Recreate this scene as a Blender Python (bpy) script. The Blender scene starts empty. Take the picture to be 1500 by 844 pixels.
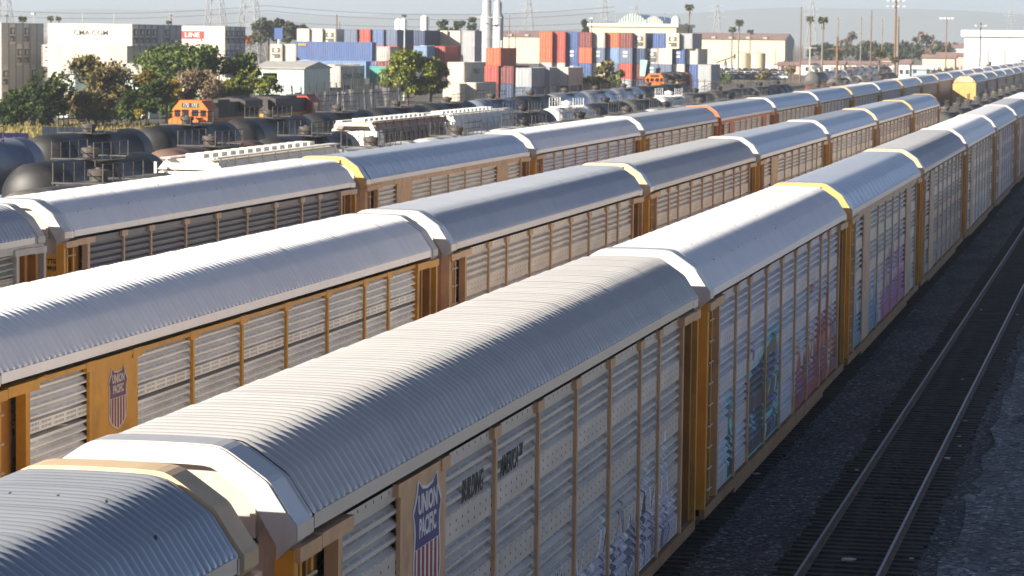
import bpy, bmesh, math, random
import numpy as np
from mathutils import Vector, Matrix
random.seed(7); RNG = np.random.default_rng(11)
sc = bpy.context.scene
col = sc.collection
R = math.radians
GZ = -0.32                      # yard level; z = 0 is the head of the rails

# ---------------------------------------------------------------- camera
F_PX, PITCH, YAW, ROLL, CAM_H = 4206.777, .0870, .2150, .0120, 10.103
_fw = Vector((-math.sin(YAW)*math.cos(PITCH), math.cos(YAW)*math.cos(PITCH), -math.sin(PITCH)))
_r = Vector((math.cos(YAW), math.sin(YAW), 0)); _u = _r.cross(_fw)
_c, _s = math.cos(ROLL), math.sin(ROLL)
_r, _u = _c*_r + _s*_u, -_s*_r + _c*_u
cam = bpy.data.cameras.new('camera'); camo = bpy.data.objects.new('camera', cam); col.objects.link(camo)
camo.matrix_world = Matrix(((_r.x, _u.x, -_fw.x, 0), (_r.y, _u.y, -_fw.y, 0), (_r.z, _u.z, -_fw.z, CAM_H), (0, 0, 0, 1)))
cam.sensor_width = 36; cam.lens = F_PX/1500*36; cam.clip_start = .5; cam.clip_end = 30000
cam.dof.use_dof = True; cam.dof.focus_distance = 42; cam.dof.aperture_fstop = 4.6
sc.camera = camo

def at(x, y, z):                # a point of the photograph at a distance z along the view
    d = (_fw + _r*((x-750)/F_PX) - _u*((y-422)/F_PX))*z
    return Vector((d.x, d.y, d.z + CAM_H))

# ---------------------------------------------------------------- light
AZ, EL = R(40), R(22)          # the sun stands behind the camera to the left
sunv = Vector((-math.sin(AZ)*math.cos(EL), -math.cos(AZ)*math.cos(EL), math.sin(EL)))
sl = bpy.data.lights.new('sun', 'SUN'); sl.energy = 5.0; sl.angle = R(.5); sl.color = (1, .90, .76)
so = bpy.data.objects.new('sun', sl); col.objects.link(so)
so.rotation_euler = (-sunv).to_track_quat('-Z', 'Y').to_euler(); so.location = (-60, -60, 60)
w = bpy.data.worlds.new('World'); sc.world = w; w.use_nodes = True
nt = w.node_tree; bg = nt.nodes['Background']
sky = nt.nodes.new('ShaderNodeTexSky'); sky.sky_type = 'NISHITA'; sky.sun_disc = False
sky.sun_elevation = EL; sky.sun_rotation = math.atan2(sunv.x, sunv.y)
sky.air_density = .45; sky.dust_density = .6; sky.ozone_density = 2.5
nt.links.new(sky.outputs[0], bg.inputs[0]); bg.inputs[1].default_value = .05
sc.view_settings.view_transform = 'Standard'; sc.view_settings.look = 'None'
sc.view_settings.exposure = 1.33; sc.view_settings.gamma = 1
sc.view_settings.use_curve_mapping = False
sc.cycles.max_bounces = 6; sc.cycles.diffuse_bounces = 3; sc.cycles.glossy_bounces = 3
sc.cycles.volume_bounces = 0; sc.cycles.use_denoising = True; sc.cycles.caustics_reflective = False
sc.cycles.use_adaptive_sampling = True; sc.cycles.adaptive_threshold = .015

# ---------------------------------------------------------------- materials
def _n(nt, t, **k):
    n = nt.nodes.new(t)
    for a, b in k.items(): setattr(n, a, b)
    return n
def mth(nt, op, a, b=None, c=None):
    n = nt.nodes.new('ShaderNodeMath'); n.operation = op
    for i, v in enumerate((a, b, c)):
        if v is None: continue
        if hasattr(v, 'links'): nt.links.new(v, n.inputs[i])
        else: n.inputs[i].default_value = v
    return n.outputs[0]
def mixc(nt, f, a, b):
    n = nt.nodes.new('ShaderNodeMix'); n.data_type = 'RGBA'
    for s, v in ((n.inputs[0], f), (n.inputs[6], a), (n.inputs[7], b)):
        if hasattr(v, 'links'): nt.links.new(v, s)
        else: s.default_value = v if not isinstance(v, tuple) else (v[0], v[1], v[2], 1)
    return n.outputs[2]
def noise(nt, vec, scale, detail=3, rough=.55):
    n = nt.nodes.new('ShaderNodeTexNoise'); n.inputs['Scale'].default_value = scale
    n.inputs['Detail'].default_value = detail; n.inputs['Roughness'].default_value = rough
    if vec is not None: nt.links.new(vec, n.inputs['Vector'])
    return n.outputs[0]
def ramp(nt, v, a, b):          # 0 below a, 1 above b
    n = nt.nodes.new('ShaderNodeMapRange'); n.inputs[1].default_value = a; n.inputs[2].default_value = b
    n.interpolation_type = 'SMOOTHSTEP'; nt.links.new(v, n.inputs[0]); return n.outputs[0]
def scaled(nt, vec, s):
    n = nt.nodes.new('ShaderNodeMapping'); n.inputs['Scale'].default_value = s; nt.links.new(vec, n.inputs[0]); return n.outputs[0]
MATS = {}
def base(name):
    m = bpy.data.materials.new(name); m.use_nodes = True; nt = m.node_tree
    return m, nt, nt.nodes['Principled BSDF'], nt.nodes.new('ShaderNodeTexCoord').outputs['Object']
def mat(name, c, rough=.6, metal=0, var=.12, scale=1.2, dirt=None, dirt_amt=.35, stretch=(1, 1, 1), spec=.4, bump=0, bscale=30, dscale=.8):
    if name in MATS: return MATS[name]
    m, nt, b, oc = base(name); v = scaled(nt, oc, stretch)
    n = noise(nt, v, scale, 4)
    lo = tuple(x*(1-var) for x in c); hi = tuple(min(1, x*(1+var)) for x in c)
    cc = mixc(nt, ramp(nt, n, .3, .7), lo, hi)
    if dirt:
        d = noise(nt, scaled(nt, oc, (stretch[0]*1.3, stretch[1]*1.1, stretch[2])), dscale, 5, .65)
        cc = mixc(nt, mth(nt, 'MULTIPLY', ramp(nt, d, .48, .72), dirt_amt), cc, dirt)
    nt.links.new(cc, b.inputs['Base Color'])
    b.inputs['Roughness'].default_value = rough; b.inputs['Metallic'].default_value = metal
    b.inputs['Specular IOR Level'].default_value = spec
    if bump:
        bn = _n(nt, 'ShaderNodeBump'); bn.inputs['Strength'].default_value = bump; bn.inputs['Distance'].default_value = .02
        nt.links.new(noise(nt, oc, bscale, 3), bn.inputs['Height']); nt.links.new(bn.outputs[0], b.inputs['Normal'])
    MATS[name] = m; return m

def panel_mat(name, c, style='A', metal=.25, rough=.45, dirt=(.16, .11, .07), dirt_amt=.35, holes=True, low=0., streak=.0, paint=False):
    """Perforated galvanised screen: small drilled holes, and rows of larger bolt heads on the flat bands."""
    if name in MATS: return MATS[name]
    m, nt, b, oc = base(name)
    sp = _n(nt, 'ShaderNodeSeparateXYZ'); nt.links.new(oc, sp.inputs[0]); y, z = sp.outputs[1], sp.outputs[2]
    n = noise(nt, scaled(nt, oc, (1, .35, 1.3)), 1.7, 4)
    cc = mixc(nt, ramp(nt, n, .3, .7), tuple(x*.86 for x in c), tuple(min(1, x*1.1) for x in c))
    d = noise(nt, scaled(nt, oc, (1, .5, 1)), 1.1, 5, .65)
    cc = mixc(nt, mth(nt, 'MULTIPLY', ramp(nt, d, .48, .75), dirt_amt), cc, dirt)
    if low:                      # road grime and rust on the lower screens
        lw = ramp(nt, mth(nt, 'ADD', z, mth(nt, 'MULTIPLY', d, 1.0)), 4.3, 3.3)
        cc = mixc(nt, mth(nt, 'MULTIPLY', lw, low), cc, (.20, .125, .08))
    if streak:
        s = noise(nt, scaled(nt, oc, (1, 2.2, .08)), 1.6, 3, .6)
        cc = mixc(nt, mth(nt, 'MULTIPLY', ramp(nt, s, .6, .76), streak), cc, (.07, .04, .03))
    if paint:
        at_ = _n(nt, 'ShaderNodeAttribute', attribute_name='paint')
        cc = mixc(nt, at_.outputs['Alpha'], cc, at_.outputs['Color'])
    if holes:
        per = .99 if style == 'A' else .90
        ph = mth(nt, 'FRACT', mth(nt, 'DIVIDE', mth(nt, 'SUBTRACT', z, .75 if style == 'A' else .46), per))
        flat = mth(nt, 'LESS_THAN', ph, .335 if style == 'A' else .16)
        def dots(sy, sz, ry, rz, oz=0):
            a = mth(nt, 'MULTIPLY', mth(nt, 'SUBTRACT', mth(nt, 'FRACT', mth(nt, 'DIVIDE', y, sy)), .5), sy/ry)
            e = mth(nt, 'MULTIPLY', mth(nt, 'SUBTRACT', mth(nt, 'FRACT', mth(nt, 'DIVIDE', mth(nt, 'ADD', z, oz), sz)), .5), sz/rz)
            return mth(nt, 'LESS_THAN', mth(nt, 'ADD', mth(nt, 'MULTIPLY', a, a), mth(nt, 'MULTIPLY', e, e)), 1)
        gap = mth(nt, 'GREATER_THAN', mth(nt, 'FRACT', mth(nt, 'DIVIDE', y, .52)), .18)
        if style == 'A':
            bolts = mth(nt, 'MULTIPLY', dots(.34, .125, .024, .022), flat)
            perf = mth(nt, 'MULTIPLY', mth(nt, 'MULTIPLY', dots(.052, .065, .011, .011), gap), mth(nt, 'SUBTRACT', 1, flat))
            perf = mth(nt, 'MULTIPLY', perf, .65)
        else:
            bolts = mth(nt, 'MULTIPLY', mth(nt, 'MULTIPLY', dots(.058, .075, .012, .024), gap), flat)
            perf = mth(nt, 'MULTIPLY', mth(nt, 'MULTIPLY', dots(.058, .146, .011, .014), gap), .55)
        cc = mixc(nt, mth(nt, 'MAXIMUM', bolts, perf), cc, (.015, .015, .017))
    nt.links.new(cc, b.inputs['Base Color'])
    b.inputs['Roughness'].default_value = rough; b.inputs['Metallic'].default_value = metal
    b.inputs['Specular IOR Level'].default_value = .4
    MATS[name] = m; return m

def roof_mat(name, c, metal=.3, rough=.42, dirt=(.25, .24, .23), amt=.25):
    """Sheet-metal roofing with long weather streaks across and a slight tone change from sheet to sheet."""
    if name in MATS: return MATS[name]
    m, nt, b, oc = base(name)
    sp = _n(nt, 'ShaderNodeSeparateXYZ'); nt.links.new(oc, sp.inputs[0])
    sheet = mth(nt, 'FLOOR', mth(nt, 'DIVIDE', sp.outputs[1], 1.25))
    wn = _n(nt, 'ShaderNodeTexWhiteNoise', noise_dimensions='1D'); nt.links.new(sheet, wn.inputs['W'])
    n = noise(nt, scaled(nt, oc, (.25, 1.6, .6)), 2.2, 4)
    k = mth(nt, 'ADD', mth(nt, 'MULTIPLY', ramp(nt, n, .3, .7), .6), mth(nt, 'MULTIPLY', wn.outputs[0], .4))
    cc = mixc(nt, k, tuple(x*.95 for x in c), tuple(min(1, x*1.04) for x in c))
    d = noise(nt, oc, 2.3, 6, .7)
    cc = mixc(nt, mth(nt, 'MULTIPLY', ramp(nt, d, .58, .8), amt*.6), cc, dirt)
    sk = noise(nt, scaled(nt, oc, (.10, 5, .2)), 3.0, 2, .6)      # thin run-off streaks across the roof
    cc = mixc(nt, mth(nt, 'MULTIPLY', ramp(nt, sk, .62, .76), amt*.5), cc, dirt)
    def near(v, s, r_):
        return mth(nt, 'MULTIPLY', mth(nt, 'SUBTRACT', mth(nt, 'FRACT', mth(nt, 'DIVIDE', v, s)), .5), s/r_)
    ey, ex = near(sp.outputs[1], .94, .017), near(sp.outputs[0], .47, .015)      # screw heads in rows
    scr = mth(nt, 'LESS_THAN', mth(nt, 'ADD', mth(nt, 'MULTIPLY', ex, ex), mth(nt, 'MULTIPLY', ey, ey)), 1)
    cc = mixc(nt, mth(nt, 'MULTIPLY', scr, .85), cc, (.05, .045, .04))
    nt.links.new(cc, b.inputs['Base Color']); b.inputs['Metallic'].default_value = metal
    rr = _n(nt, 'ShaderNodeMapRange'); rr.inputs[3].default_value = rough-.06; rr.inputs[4].default_value = rough+.12
    nt.links.new(n, rr.inputs[0]); nt.links.new(rr.outputs[0], b.inputs['Roughness'])
    MATS[name] = m; return m

# ---------------------------------------------------------------- mesh builder
class MB:
    def __init__(s): s.v = []; s.f = []; s.m = []
    def add(s, vs, fs, mi=0):
        o = len(s.v); s.v += [tuple(p) for p in vs]
        for f in fs: s.f.append(tuple(o+i for i in f)); s.m.append(mi)
        return s
    def box(s, x0, x1, y0, y1, z0, z1, mi=0):
        if x0 > x1: x0, x1 = x1, x0
        vs = [(x, y, z) for z in (z0, z1) for y in (y0, y1) for x in (x0, x1)]
        return s.add(vs, [(0, 2, 3, 1), (4, 5, 7, 6), (0, 1, 5, 4), (2, 6, 7, 3), (0, 4, 6, 2), (1, 3, 7, 5)], mi)
    def tube(s, pts, r, n=6, mi=0, cap=True):
        pts = [Vector(p) for p in pts]; rs = r if isinstance(r, (list, tuple)) else [r]*len(pts)
        vs = []; fs = []
        for i, p in enumerate(pts):
            d = (pts[min(i+1, len(pts)-1)] - pts[max(i-1, 0)]).normalized()
            a = d.cross(Vector((0, 0, 1)) if abs(d.z) < .9 else Vector((1, 0, 0))).normalized(); b = d.cross(a)
            for k in range(n):
                t = 2*math.pi*k/n; vs.append(p + rs[i]*(a*math.cos(t) + b*math.sin(t)))
        for i in range(len(pts)-1):
            for k in range(n):
                j = (k+1) % n; fs.append((i*n+k, i*n+j, (i+1)*n+j, (i+1)*n+k))
        if cap:
            fs.append(tuple(range(n-1, -1, -1))); fs.append(tuple((len(pts)-1)*n+k for k in range(n)))
        # outward winding
        return s.add(vs, [f[::-1] for f in fs], mi)
    def lathe(s, prof, n=16, axis='z', c=(0, 0, 0), mi=0):
        vs = []; fs = []
        for (r, h) in prof:
            for k in range(n):
                t = 2*math.pi*k/n; a, b = r*math.cos(t), r*math.sin(t)
                p = (a, b, h) if axis == 'z' else (b, h, a) if axis == 'y' else (h, a, b)
                vs.append((p[0]+c[0], p[1]+c[1], p[2]+c[2]))
        for i in range(len(prof)-1):
            for k in range(n):
                j = (k+1) % n; fs.append((i*n+k, i*n+j, (i+1)*n+j, (i+1)*n+k))
        fs.append(tuple(range(n-1, -1, -1))); fs.append(tuple((len(prof)-1)*n+k for k in range(n)))
        return s.add(vs, fs, mi)
    def prism(s, poly, axis, a0, a1, mi=0):     # poly in the plane across the axis: x->(y,z) y->(x,z) z->(x,y)
        n = len(poly)
        def P(q, a): return (a, q[0], q[1]) if axis == 'x' else (q[0], a, q[1]) if axis == 'y' else (q[0], q[1], a)
        vs = [P(q, a0) for q in poly] + [P(q, a1) for q in poly]
        fs = [tuple(range(n)), tuple(range(2*n-1, n-1, -1))] + [(i, i+n, (i+1) % n+n, (i+1) % n) for i in range(n)]
        return s.add(vs, fs, mi)
    def mesh(s, name, smooth=None):
        me = bpy.data.meshes.new(name); me.from_pydata(s.v, [], s.f)
        if any(s.m): me.polygons.foreach_set('material_index', s.m)
        bm = bmesh.new(); bm.from_mesh(me); bmesh.ops.recalc_face_normals(bm, faces=bm.faces); bm.to_mesh(me); bm.free()
        if smooth:
            me.polygons.foreach_set('use_smooth', [True]*len(me.polygons)); me.set_sharp_from_angle(angle=R(smooth))
        return me
def place(name, me, mats, parent=None, loc=(0, 0, 0), rot=(0, 0, 0), label=None):
    """Links an object on shared mesh data; its materials sit on the object, so copies can differ in colour."""
    mats = mats if isinstance(mats, (list, tuple)) else [mats]
    while len(me.materials) < len(mats): me.materials.append(None)
    o = bpy.data.objects.new(name, me); col.objects.link(o); o.location = loc; o.rotation_euler = rot
    for i, m in enumerate(mats): o.material_slots[i].link = 'OBJECT'; o.material_slots[i].material = m
    if parent: o.parent = parent
    if label: o['label'] = label
    return o
def build(mb, name, mats, parent=None, loc=(0, 0, 0), rot=(0, 0, 0), smooth=None):
    return place(name, mb.mesh(name, smooth), mats, parent, loc, rot)
def tag(o, label, cat, group=None):
    o['label'] = label; o['category'] = cat
    if group: o['group'] = group
    return o
def thing(name, label, cat, loc=(0, 0, 0), rz=0, group=None):
    o = bpy.data.objects.new(name, None); o.empty_display_size = .3; col.objects.link(o)
    o.location = loc; o.rotation_euler = (0, 0, rz); return tag(o, label, cat, group)
def kind(o, k): o['kind'] = k; return o
CACHE = {}
def cached(key, fn):
    if key not in CACHE: CACHE[key] = fn()
    return CACHE[key]
def text_mesh(s, size=1, sx=1, bold=0, shear=0, align='CENTER'):
    cu = bpy.data.curves.new('lettering', 'FONT'); cu.body = s; cu.size = size; cu.align_x = align; cu.align_y = 'CENTER'
    cu.offset = bold; cu.extrude = .002; cu.shear = shear; cu.resolution_u = 3
    o = bpy.data.objects.new('lettering', cu); col.objects.link(o)
    me = bpy.data.meshes.new_from_object(o.evaluated_get(bpy.context.evaluated_depsgraph_get()))
    bpy.data.objects.remove(o); bpy.data.curves.remove(cu)
    for v in me.vertices: v.co.x *= sx
    me.materials.clear(); return me
SIDE_ROT = (R(90), 0, R(90))      # lettering on a face that looks towards +x
FRONT_ROT = (R(90), 0, 0)         # lettering on a face that looks towards -y
ORD = ['first', 'second', 'third', 'fourth', 'fifth', 'sixth', 'seventh', 'eighth', 'ninth', 'tenth', 'eleventh', 'twelfth', 'thirteenth', 'fourteenth', 'fifteenth', 'sixteenth', 'seventeenth', 'eighteenth', 'nineteenth', 'twentieth']
# ---------------------------------------------------------------- autorack cars
CPL = 28.65
POSTS = [2.45, 5.05, 7.2, 10.15, 13.0, 15.85, 18.75, 21.65, 23.65, 26.35]
RH = [(0, 5.87), (.40, 5.866), (.60, 5.858), (.69, 5.843), (.75, 5.815), (.82, 5.772), (1.00, 5.650), (1.16, 5.540), (1.195, 5.505), (1.28, 5.375), (1.37, 5.240), (1.445, 5.130), (1.462, 5.112), (1.475, 5.108), (1.475, 4.95)]
RP = [(-x, z) for x, z in RH[:0:-1]] + RH
def prof_normals(p):
    out = []
    for i in range(len(p)):
        a, b = p[max(i-1, 0)], p[min(i+1, len(p)-1)]
        d = Vector((b[0]-a[0], b[1]-a[1])).normalized(); out.append((-d.y, d.x))
    return out
RN = prof_normals(RP)
def roof_mesh(kind_, y0, y1, drop=0.):
    def make():
        if kind_ == 'smooth':
            ys, of = [], []; k = 0
            y = y0
            while y < y1 - .01:
                ys += [y, y+.03, y+.045, y+.085, y+.10]; of += [0, 0, .009, .009, 0]
                for q in (.35, .6, .85): ys.append(y+q); of.append(-.004*math.sin(math.pi*(q-.1)/1.05))
                y += 1.22
            ys.append(y1); of.append(0)
            o = [(a, b) for a, b in zip(ys, of) if a <= y1]; ys = [a for a, b in o]; of = [b for a, b in o]
        else:
            pitch, amp, n = {'wide': (.235, .026, 10), 'bold': (.168, .021, 10), 'fine': (.15, .014, 6)}[kind_]
            N = int((y1-y0)/pitch*n)
            ys = [y0 + (y1-y0)*i/N for i in range(N+1)]
            of = [amp*math.sin(2*math.pi*(y-y0)/pitch) + .012*(((y-y0)/1.25) % 1) for y in ys]
        v = []; f = []; m = len(RP)
        flat = {0, 1, 2, m-3, m-2, m-1}
        for y, o_ in zip(ys, of):
            for i, ((x, z), (nx, nz)) in enumerate(zip(RP, RN)):
                k = 0 if i in flat else 1
                v.append((x + nx*o_*k, y, z + nz*o_*k - drop))
        for a in range(len(ys)-1):
            for i in range(m-1): f.append((a*m+i, a*m+i+1, (a+1)*m+i+1, (a+1)*m+i))
        b = MB(); b.v = v; b.f = f; b.m = [0]*len(f); return b.mesh('roof', 38)
    return cached(('roof', kind_, y0, y1, drop), make)
def panel_profile(style):
    z = .75 if style == 'A' else .46; p = []
    if style == 'A':
        while z < 4.6:
            p += [(0, z), (0, z+.16), (0, z+.33)]; q = z+.33
            for k in range(4): p += [(0, q+.022), (-.082, q+.080), (-.082, q+.112), (0, q+.142), (0, q+.165)]; q += .165
            z += .99
        p = [t for t in p if t[1] < 4.70] + [(0, 4.71), (0, 4.86)]
    else:
        while z < 4.86:
            p += [(0, z), (0, z+.15)]; q = z+.15
            for k in range(4):
                p += [(-.105, q+.004), (-.105, q+.032), (0, q+.052), (0, q+.078), (-.072, q+.142)]; q += .146
            p += [(-.075, q+.004), (-.075, q+.018), (0, q+.03)]
            p += [(0, z+.80), (-.16, z+.805), (-.16, z+.868), (0, z+.873)] if 2.0 < z < 3.3 else []
            z += .90
        p = [(0, .75)] + [t for t in p if .76 < t[1] < 4.85] + [(0, 4.86)]
        p.sort(key=lambda t: t[1])
    return p
def panel_mesh(w, style):
    def make():
        p = panel_profile(style); b = MB()
        b.add([(x, y, z) for y in (0, w) for x, z in p], [(i, len(p)+i, len(p)+i+1, i+1) for i in range(len(p)-1) if not (p[i][0] < -.15 and p[i+1][0] < -.15)])
        return b.mesh('side_panel')
    return cached(('panel', round(w, 3), style), make)
def painted_panel(w, y0, style, shapes):
    """A side panel fine enough to carry sprayed paint: colour and cover are stored per vertex."""
    p0 = panel_profile(style); p = []
    for a, b in zip(p0[:-1], p0[1:]):
        n = max(1, int(math.hypot(b[0]-a[0], b[1]-a[1])/.03)) if a[1] < 3.0 else 1
        for i in range(n): p.append((a[0]+(b[0]-a[0])*i/n, a[1]+(b[1]-a[1])*i/n))
    p.append(p0[-1]); n = int(w/.03); m = len(p)
    ys = np.linspace(0, w, n+1)
    co = np.array([(x, y, z) for y in ys for x, z in p])
    b = MB(); b.v = co.tolist(); b.f = [(a*m+i, (a+1)*m+i, (a+1)*m+i+1, a*m+i+1) for a in range(n) for i in range(m-1)]; b.m = [0]*len(b.f)
    me = b.mesh('side_panel')
    colr = np.zeros((len(co), 4)); Y = co[:, 1]+y0; Z = co[:, 2]
    for poly, fill, alpha, edge, ew in shapes:
        P = np.array(poly); ins = np.zeros(len(co), bool); dist = np.full(len(co), 9.)
        for i in range(len(P)):
            (ax, ay), (bx, by) = P[i], P[(i+1) % len(P)]
            if fill is not None:
                c = ((ay > Z) != (by > Z)); t = (bx-ax)*(Z-ay)/((by-ay) if abs(by-ay) > 1e-9 else 1e-9)+ax; ins ^= c & (Y < t)
            if i == len(P)-1 and fill is None: break
            dx, dy = bx-ax, by-ay; L = dx*dx+dy*dy+1e-9
            t = np.clip(((Y-ax)*dx+(Z-ay)*dy)/L, 0, 1); dist = np.minimum(dist, np.hypot(Y-ax-t*dx, Z-ay-t*dy))
        if fill is not None:
            colr[ins, :3] = fill; colr[ins, 3] = alpha
        if edge is not None:
            k = dist < ew; colr[k, :3] = edge; colr[k, 3] = .92
    ca = me.color_attributes.new('paint', 'FLOAT_COLOR', 'POINT'); ca.data.foreach_set('color', colr.ravel())
    return me
def arch(y0, y1, thick, out=.02, zlow=4.9):
    o = [(x + nx*out, z + nz*out) for (x, z), (nx, nz) in zip(RP, RN) if z > zlow or abs(x) < 1.4]
    o = [q for q in o if q[1] >= zlow]
    i = [(x*(1-thick/1.5), z - thick) for x, z in o]
    b = MB(); n = len(o)
    vs = [(x, y, z) for y in (y0, y1) for x, z in o+i]
    fs = []
    for k in range(n-1):
        fs += [(k, k+1, 2*n+k+1, 2*n+k), (n+k+1, n+k, 3*n+k, 3*n+k+1), (k+1, k, n+k, n+k+1), (2*n+k, 2*n+k+1, 3*n+k+1, 3*n+k)]
    fs += [(0, 2*n, 3*n, n), (n-1, 2*n-1, 4*n-1, 3*n-1)]
    b.add(vs, fs); return b
# --- colours
TAN = mat('tan_paint', (.66, .40, .215), .55, 0, .10, 2, (.16, .085, .045), .5)
TANF = mat('faded_tan_paint', (.64, .44, .29), .6, 0, .1, 2, (.2, .12, .08), .4)
YEL = mat('yellow_paint', (.66, .31, .03), .5, 0, .10, 1.5, (.25, .11, .03), .45)
YELB = mat('bright_yellow_paint', (.56, .36, .13), .5, 0, .08, 1.5, (.35, .2, .06), .4)
CREAM = mat('cream_paint', (.60, .45, .28), .55, 0, .1, 1.5, (.4, .25, .13), .4)
BROWN = mat('brown_yellow_paint', (.36, .16, .03), .6, 0, .14, 1.4, (.10, .04, .015), .55)
WHITE = mat('white_paint', (.50, .49, .475), .5, 0, .07, 1.5, (.40, .29, .20), .5, (1, 1, .4), dscale=1.3)
ORANGE = mat('orange_paint', (.58, .16, .045), .55, 0, .1, 1.5, (.3, .12, .05), .4)
DARK = mat('dark_steel', (.022, .02, .02), .7, 0, .3, 2)
RUSTY = mat('rusty_steel', (.12, .055, .032), .75, 0, .3, 3)
ENDW = mat('weathered_end_white', (.42, .385, .34), .6, 0, .10, 2, (.30, .15, .06), .55, (1, 1, .35), dscale=1.2)
SILL = mat('brown_sill', (.34, .18, .07), .65, 0, .18, 1.4, (.09, .045, .02), .6)
BLACK = mat('black_paint', (.012, .012, .014), .5)
WHEELM = mat('wheel_steel', (.06, .045, .04), .5, .5)
RF = {'galv': roof_mat('galvanised_roof', (.50, .53, .57), .65, .30),
      'light': roof_mat('light_grey_roof', (.56, .55, .535), .32, .34),
      'white': roof_mat('white_roof', (.84, .84, .85), .15, .36, (.5, .49, .48), .2),
      'blue': roof_mat('blue_grey_roof', (.50, .54, .60), .42, .33),
      'grey': roof_mat('grey_roof', (.50, .51, .53), .32, .36),
      'pale': roof_mat('pale_grey_roof', (.68, .69, .71), .2, .38)}
PM = {'grey': panel_mat('grey_screen', (.64, .605, .55), 'A', .10),
      'lav': panel_mat('pale_lavender_screen', (.62, .62, .67), 'A', .05, dirt_amt=.2),
      'white': panel_mat('white_screen', (.90, .88, .84), 'B', .05, dirt_amt=.12),
      'rust': panel_mat('rust_stained_screen', (.74, .68, .61), 'A', .15, low=.55),
      'brown': panel_mat('brownish_screen', (.70, .62, .55), 'A', .15, low=.5, dirt_amt=.45),
      'dark': panel_mat('dark_grey_screen', (.15, .165, .20), 'A', .2, streak=.85, holes=False),
      'pale': panel_mat('pale_screen', (.78, .72, .64), 'A', .1, dirt_amt=.3),
      'green': panel_mat('grey_green_screen', (.34, .37, .34), 'B', .2),
      'graf': panel_mat('painted_grey_screen', (.64, .605, .55), 'A', .10, paint=True),
      'graf2': panel_mat('painted_lavender_screen', (.62, .62, .67), 'A', .05, paint=True, dirt_amt=.2)}
def post_mesh(bracket=True, wd=.10):
    def make():
        b = MB(); b.box(1.402, 1.452, -wd/2, wd/2, .72, 4.80)
        if bracket: b.box(1.401, 1.472, -.22, .22, 4.73, 4.885)
        return b.mesh('side_post')
    return cached(('post', bracket, wd), make)
def mir(b, far):
    if far: b.v = [(x, CPL-y, z) for x, y, z in b.v]
    return b
def end_parts(far):
    def make():
        d = {}
        d['corner_post'] = mir(MB().box(1.26, 1.47, .60, .74, .70, 4.84), far)
        b = MB().box(1.16, 1.20, .74, 2.38, .75, 4.84).box(1.20, 1.33, 1.50, 1.64, .75, 4.84)
        if far: b.box(1.20, 1.40, .95, 1.10, .75, 4.84)
        d['recess_panel'] = mir(b, far)
        d['door_post'] = mir(MB().box(1.30, 1.46, 2.30, 2.47, .72, 4.86), far)
        d['top_beam'] = mir(MB().box(1.34, 1.52, .66, 1.46, 4.70, 4.86).box(1.34, 1.525, 1.464, 2.70, 4.72, 4.88), far)
        b = MB().box(1.42, 1.46, .84, .92, .80, 4.66).box(1.42, 1.46, 1.26, 1.34, .80, 4.66)
        d['ladder'] = mir(b, far)
        d['rungs'] = []
        for k in range(9):
            d['rungs'].append(mir(MB().tube([(1.475, .82, 1.05+.43*k), (1.485, 1.36, 1.05+.43*k)], .02, 5), far).mesh('rung'))
        return {k: (v if isinstance(v, list) else v.mesh(k)) for k, v in d.items()}
    return cached(('end', far), make)
def door_mesh(zb=4.05):
    def make():
        b = MB(); pr = [(x*.955, z-.09) for x, z in RP if z > 5.0]
        top = pr + [(1.40, zb+.004), (-1.40, zb+.004)]
        b.prism(top, 'y', .66, .72, 0); b.prism([(-1.40, zb), (1.40, zb), (1.40, .95), (-1.40, .95)], 'y', .66, .72, 1)
        for x in (-1.25, -.95, -.45, .45, .95, 1.25):          # rivets
            for z in (5.2, 4.85, 4.45, 4.2, 3.6, 3.0):
                b.lathe([(.032, 0), (.022, .018)], 6, 'y', (x, .655, z), 0 if z > zb else 1)
        for x in (-.02, .7, -.7): b.box(x, x+.04, .62, .658, .96, 4.0, 1)
        b.box(1.0, 1.06, .58, .659, 4.95, 5.45, 0).box(-1.06, -1.0, .58, .659, 4.95, 5.45, 0)
        return b.mesh('end_door')
    return cached(('enddoor', zb), make)
def truck_mesh():
    def make():
        b = MB()
        for s in (-1, 1):
            b.prism([(-1.2, .45), (-1.0, .62), (-.4, .66), (0, .74), (.4, .66), (1.0, .62), (1.2, .45), (.8, .42), (.45, .22), (-.45, .22), (-.8, .42)], 'x', s*.98, s*1.14)
        b.box(-.98, .98, -.25, .25, .42, .66); return b.mesh('truck')
    return cached('truck', make)
def wheelset_mesh():
    return cached('wheels', lambda: MB().lathe([(.30, -.82), (.46, -.82), (.46, -.69), (.42, -.68), (.12, -.67), (.09, .67), (.42, .68), (.46, .69), (.46, .82), (.30, .82)], 16, 'x').mesh('wheelset', 40))
def add_trucks(root, ys, m=None):
    for y in ys:
        t = place('truck', truck_mesh(), m or DARK, root, (0, y, 0))
        for d in (-.88, .88): place('wheelset', wheelset_mesh(), WHEELM, t, (0, d, .46))

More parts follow.
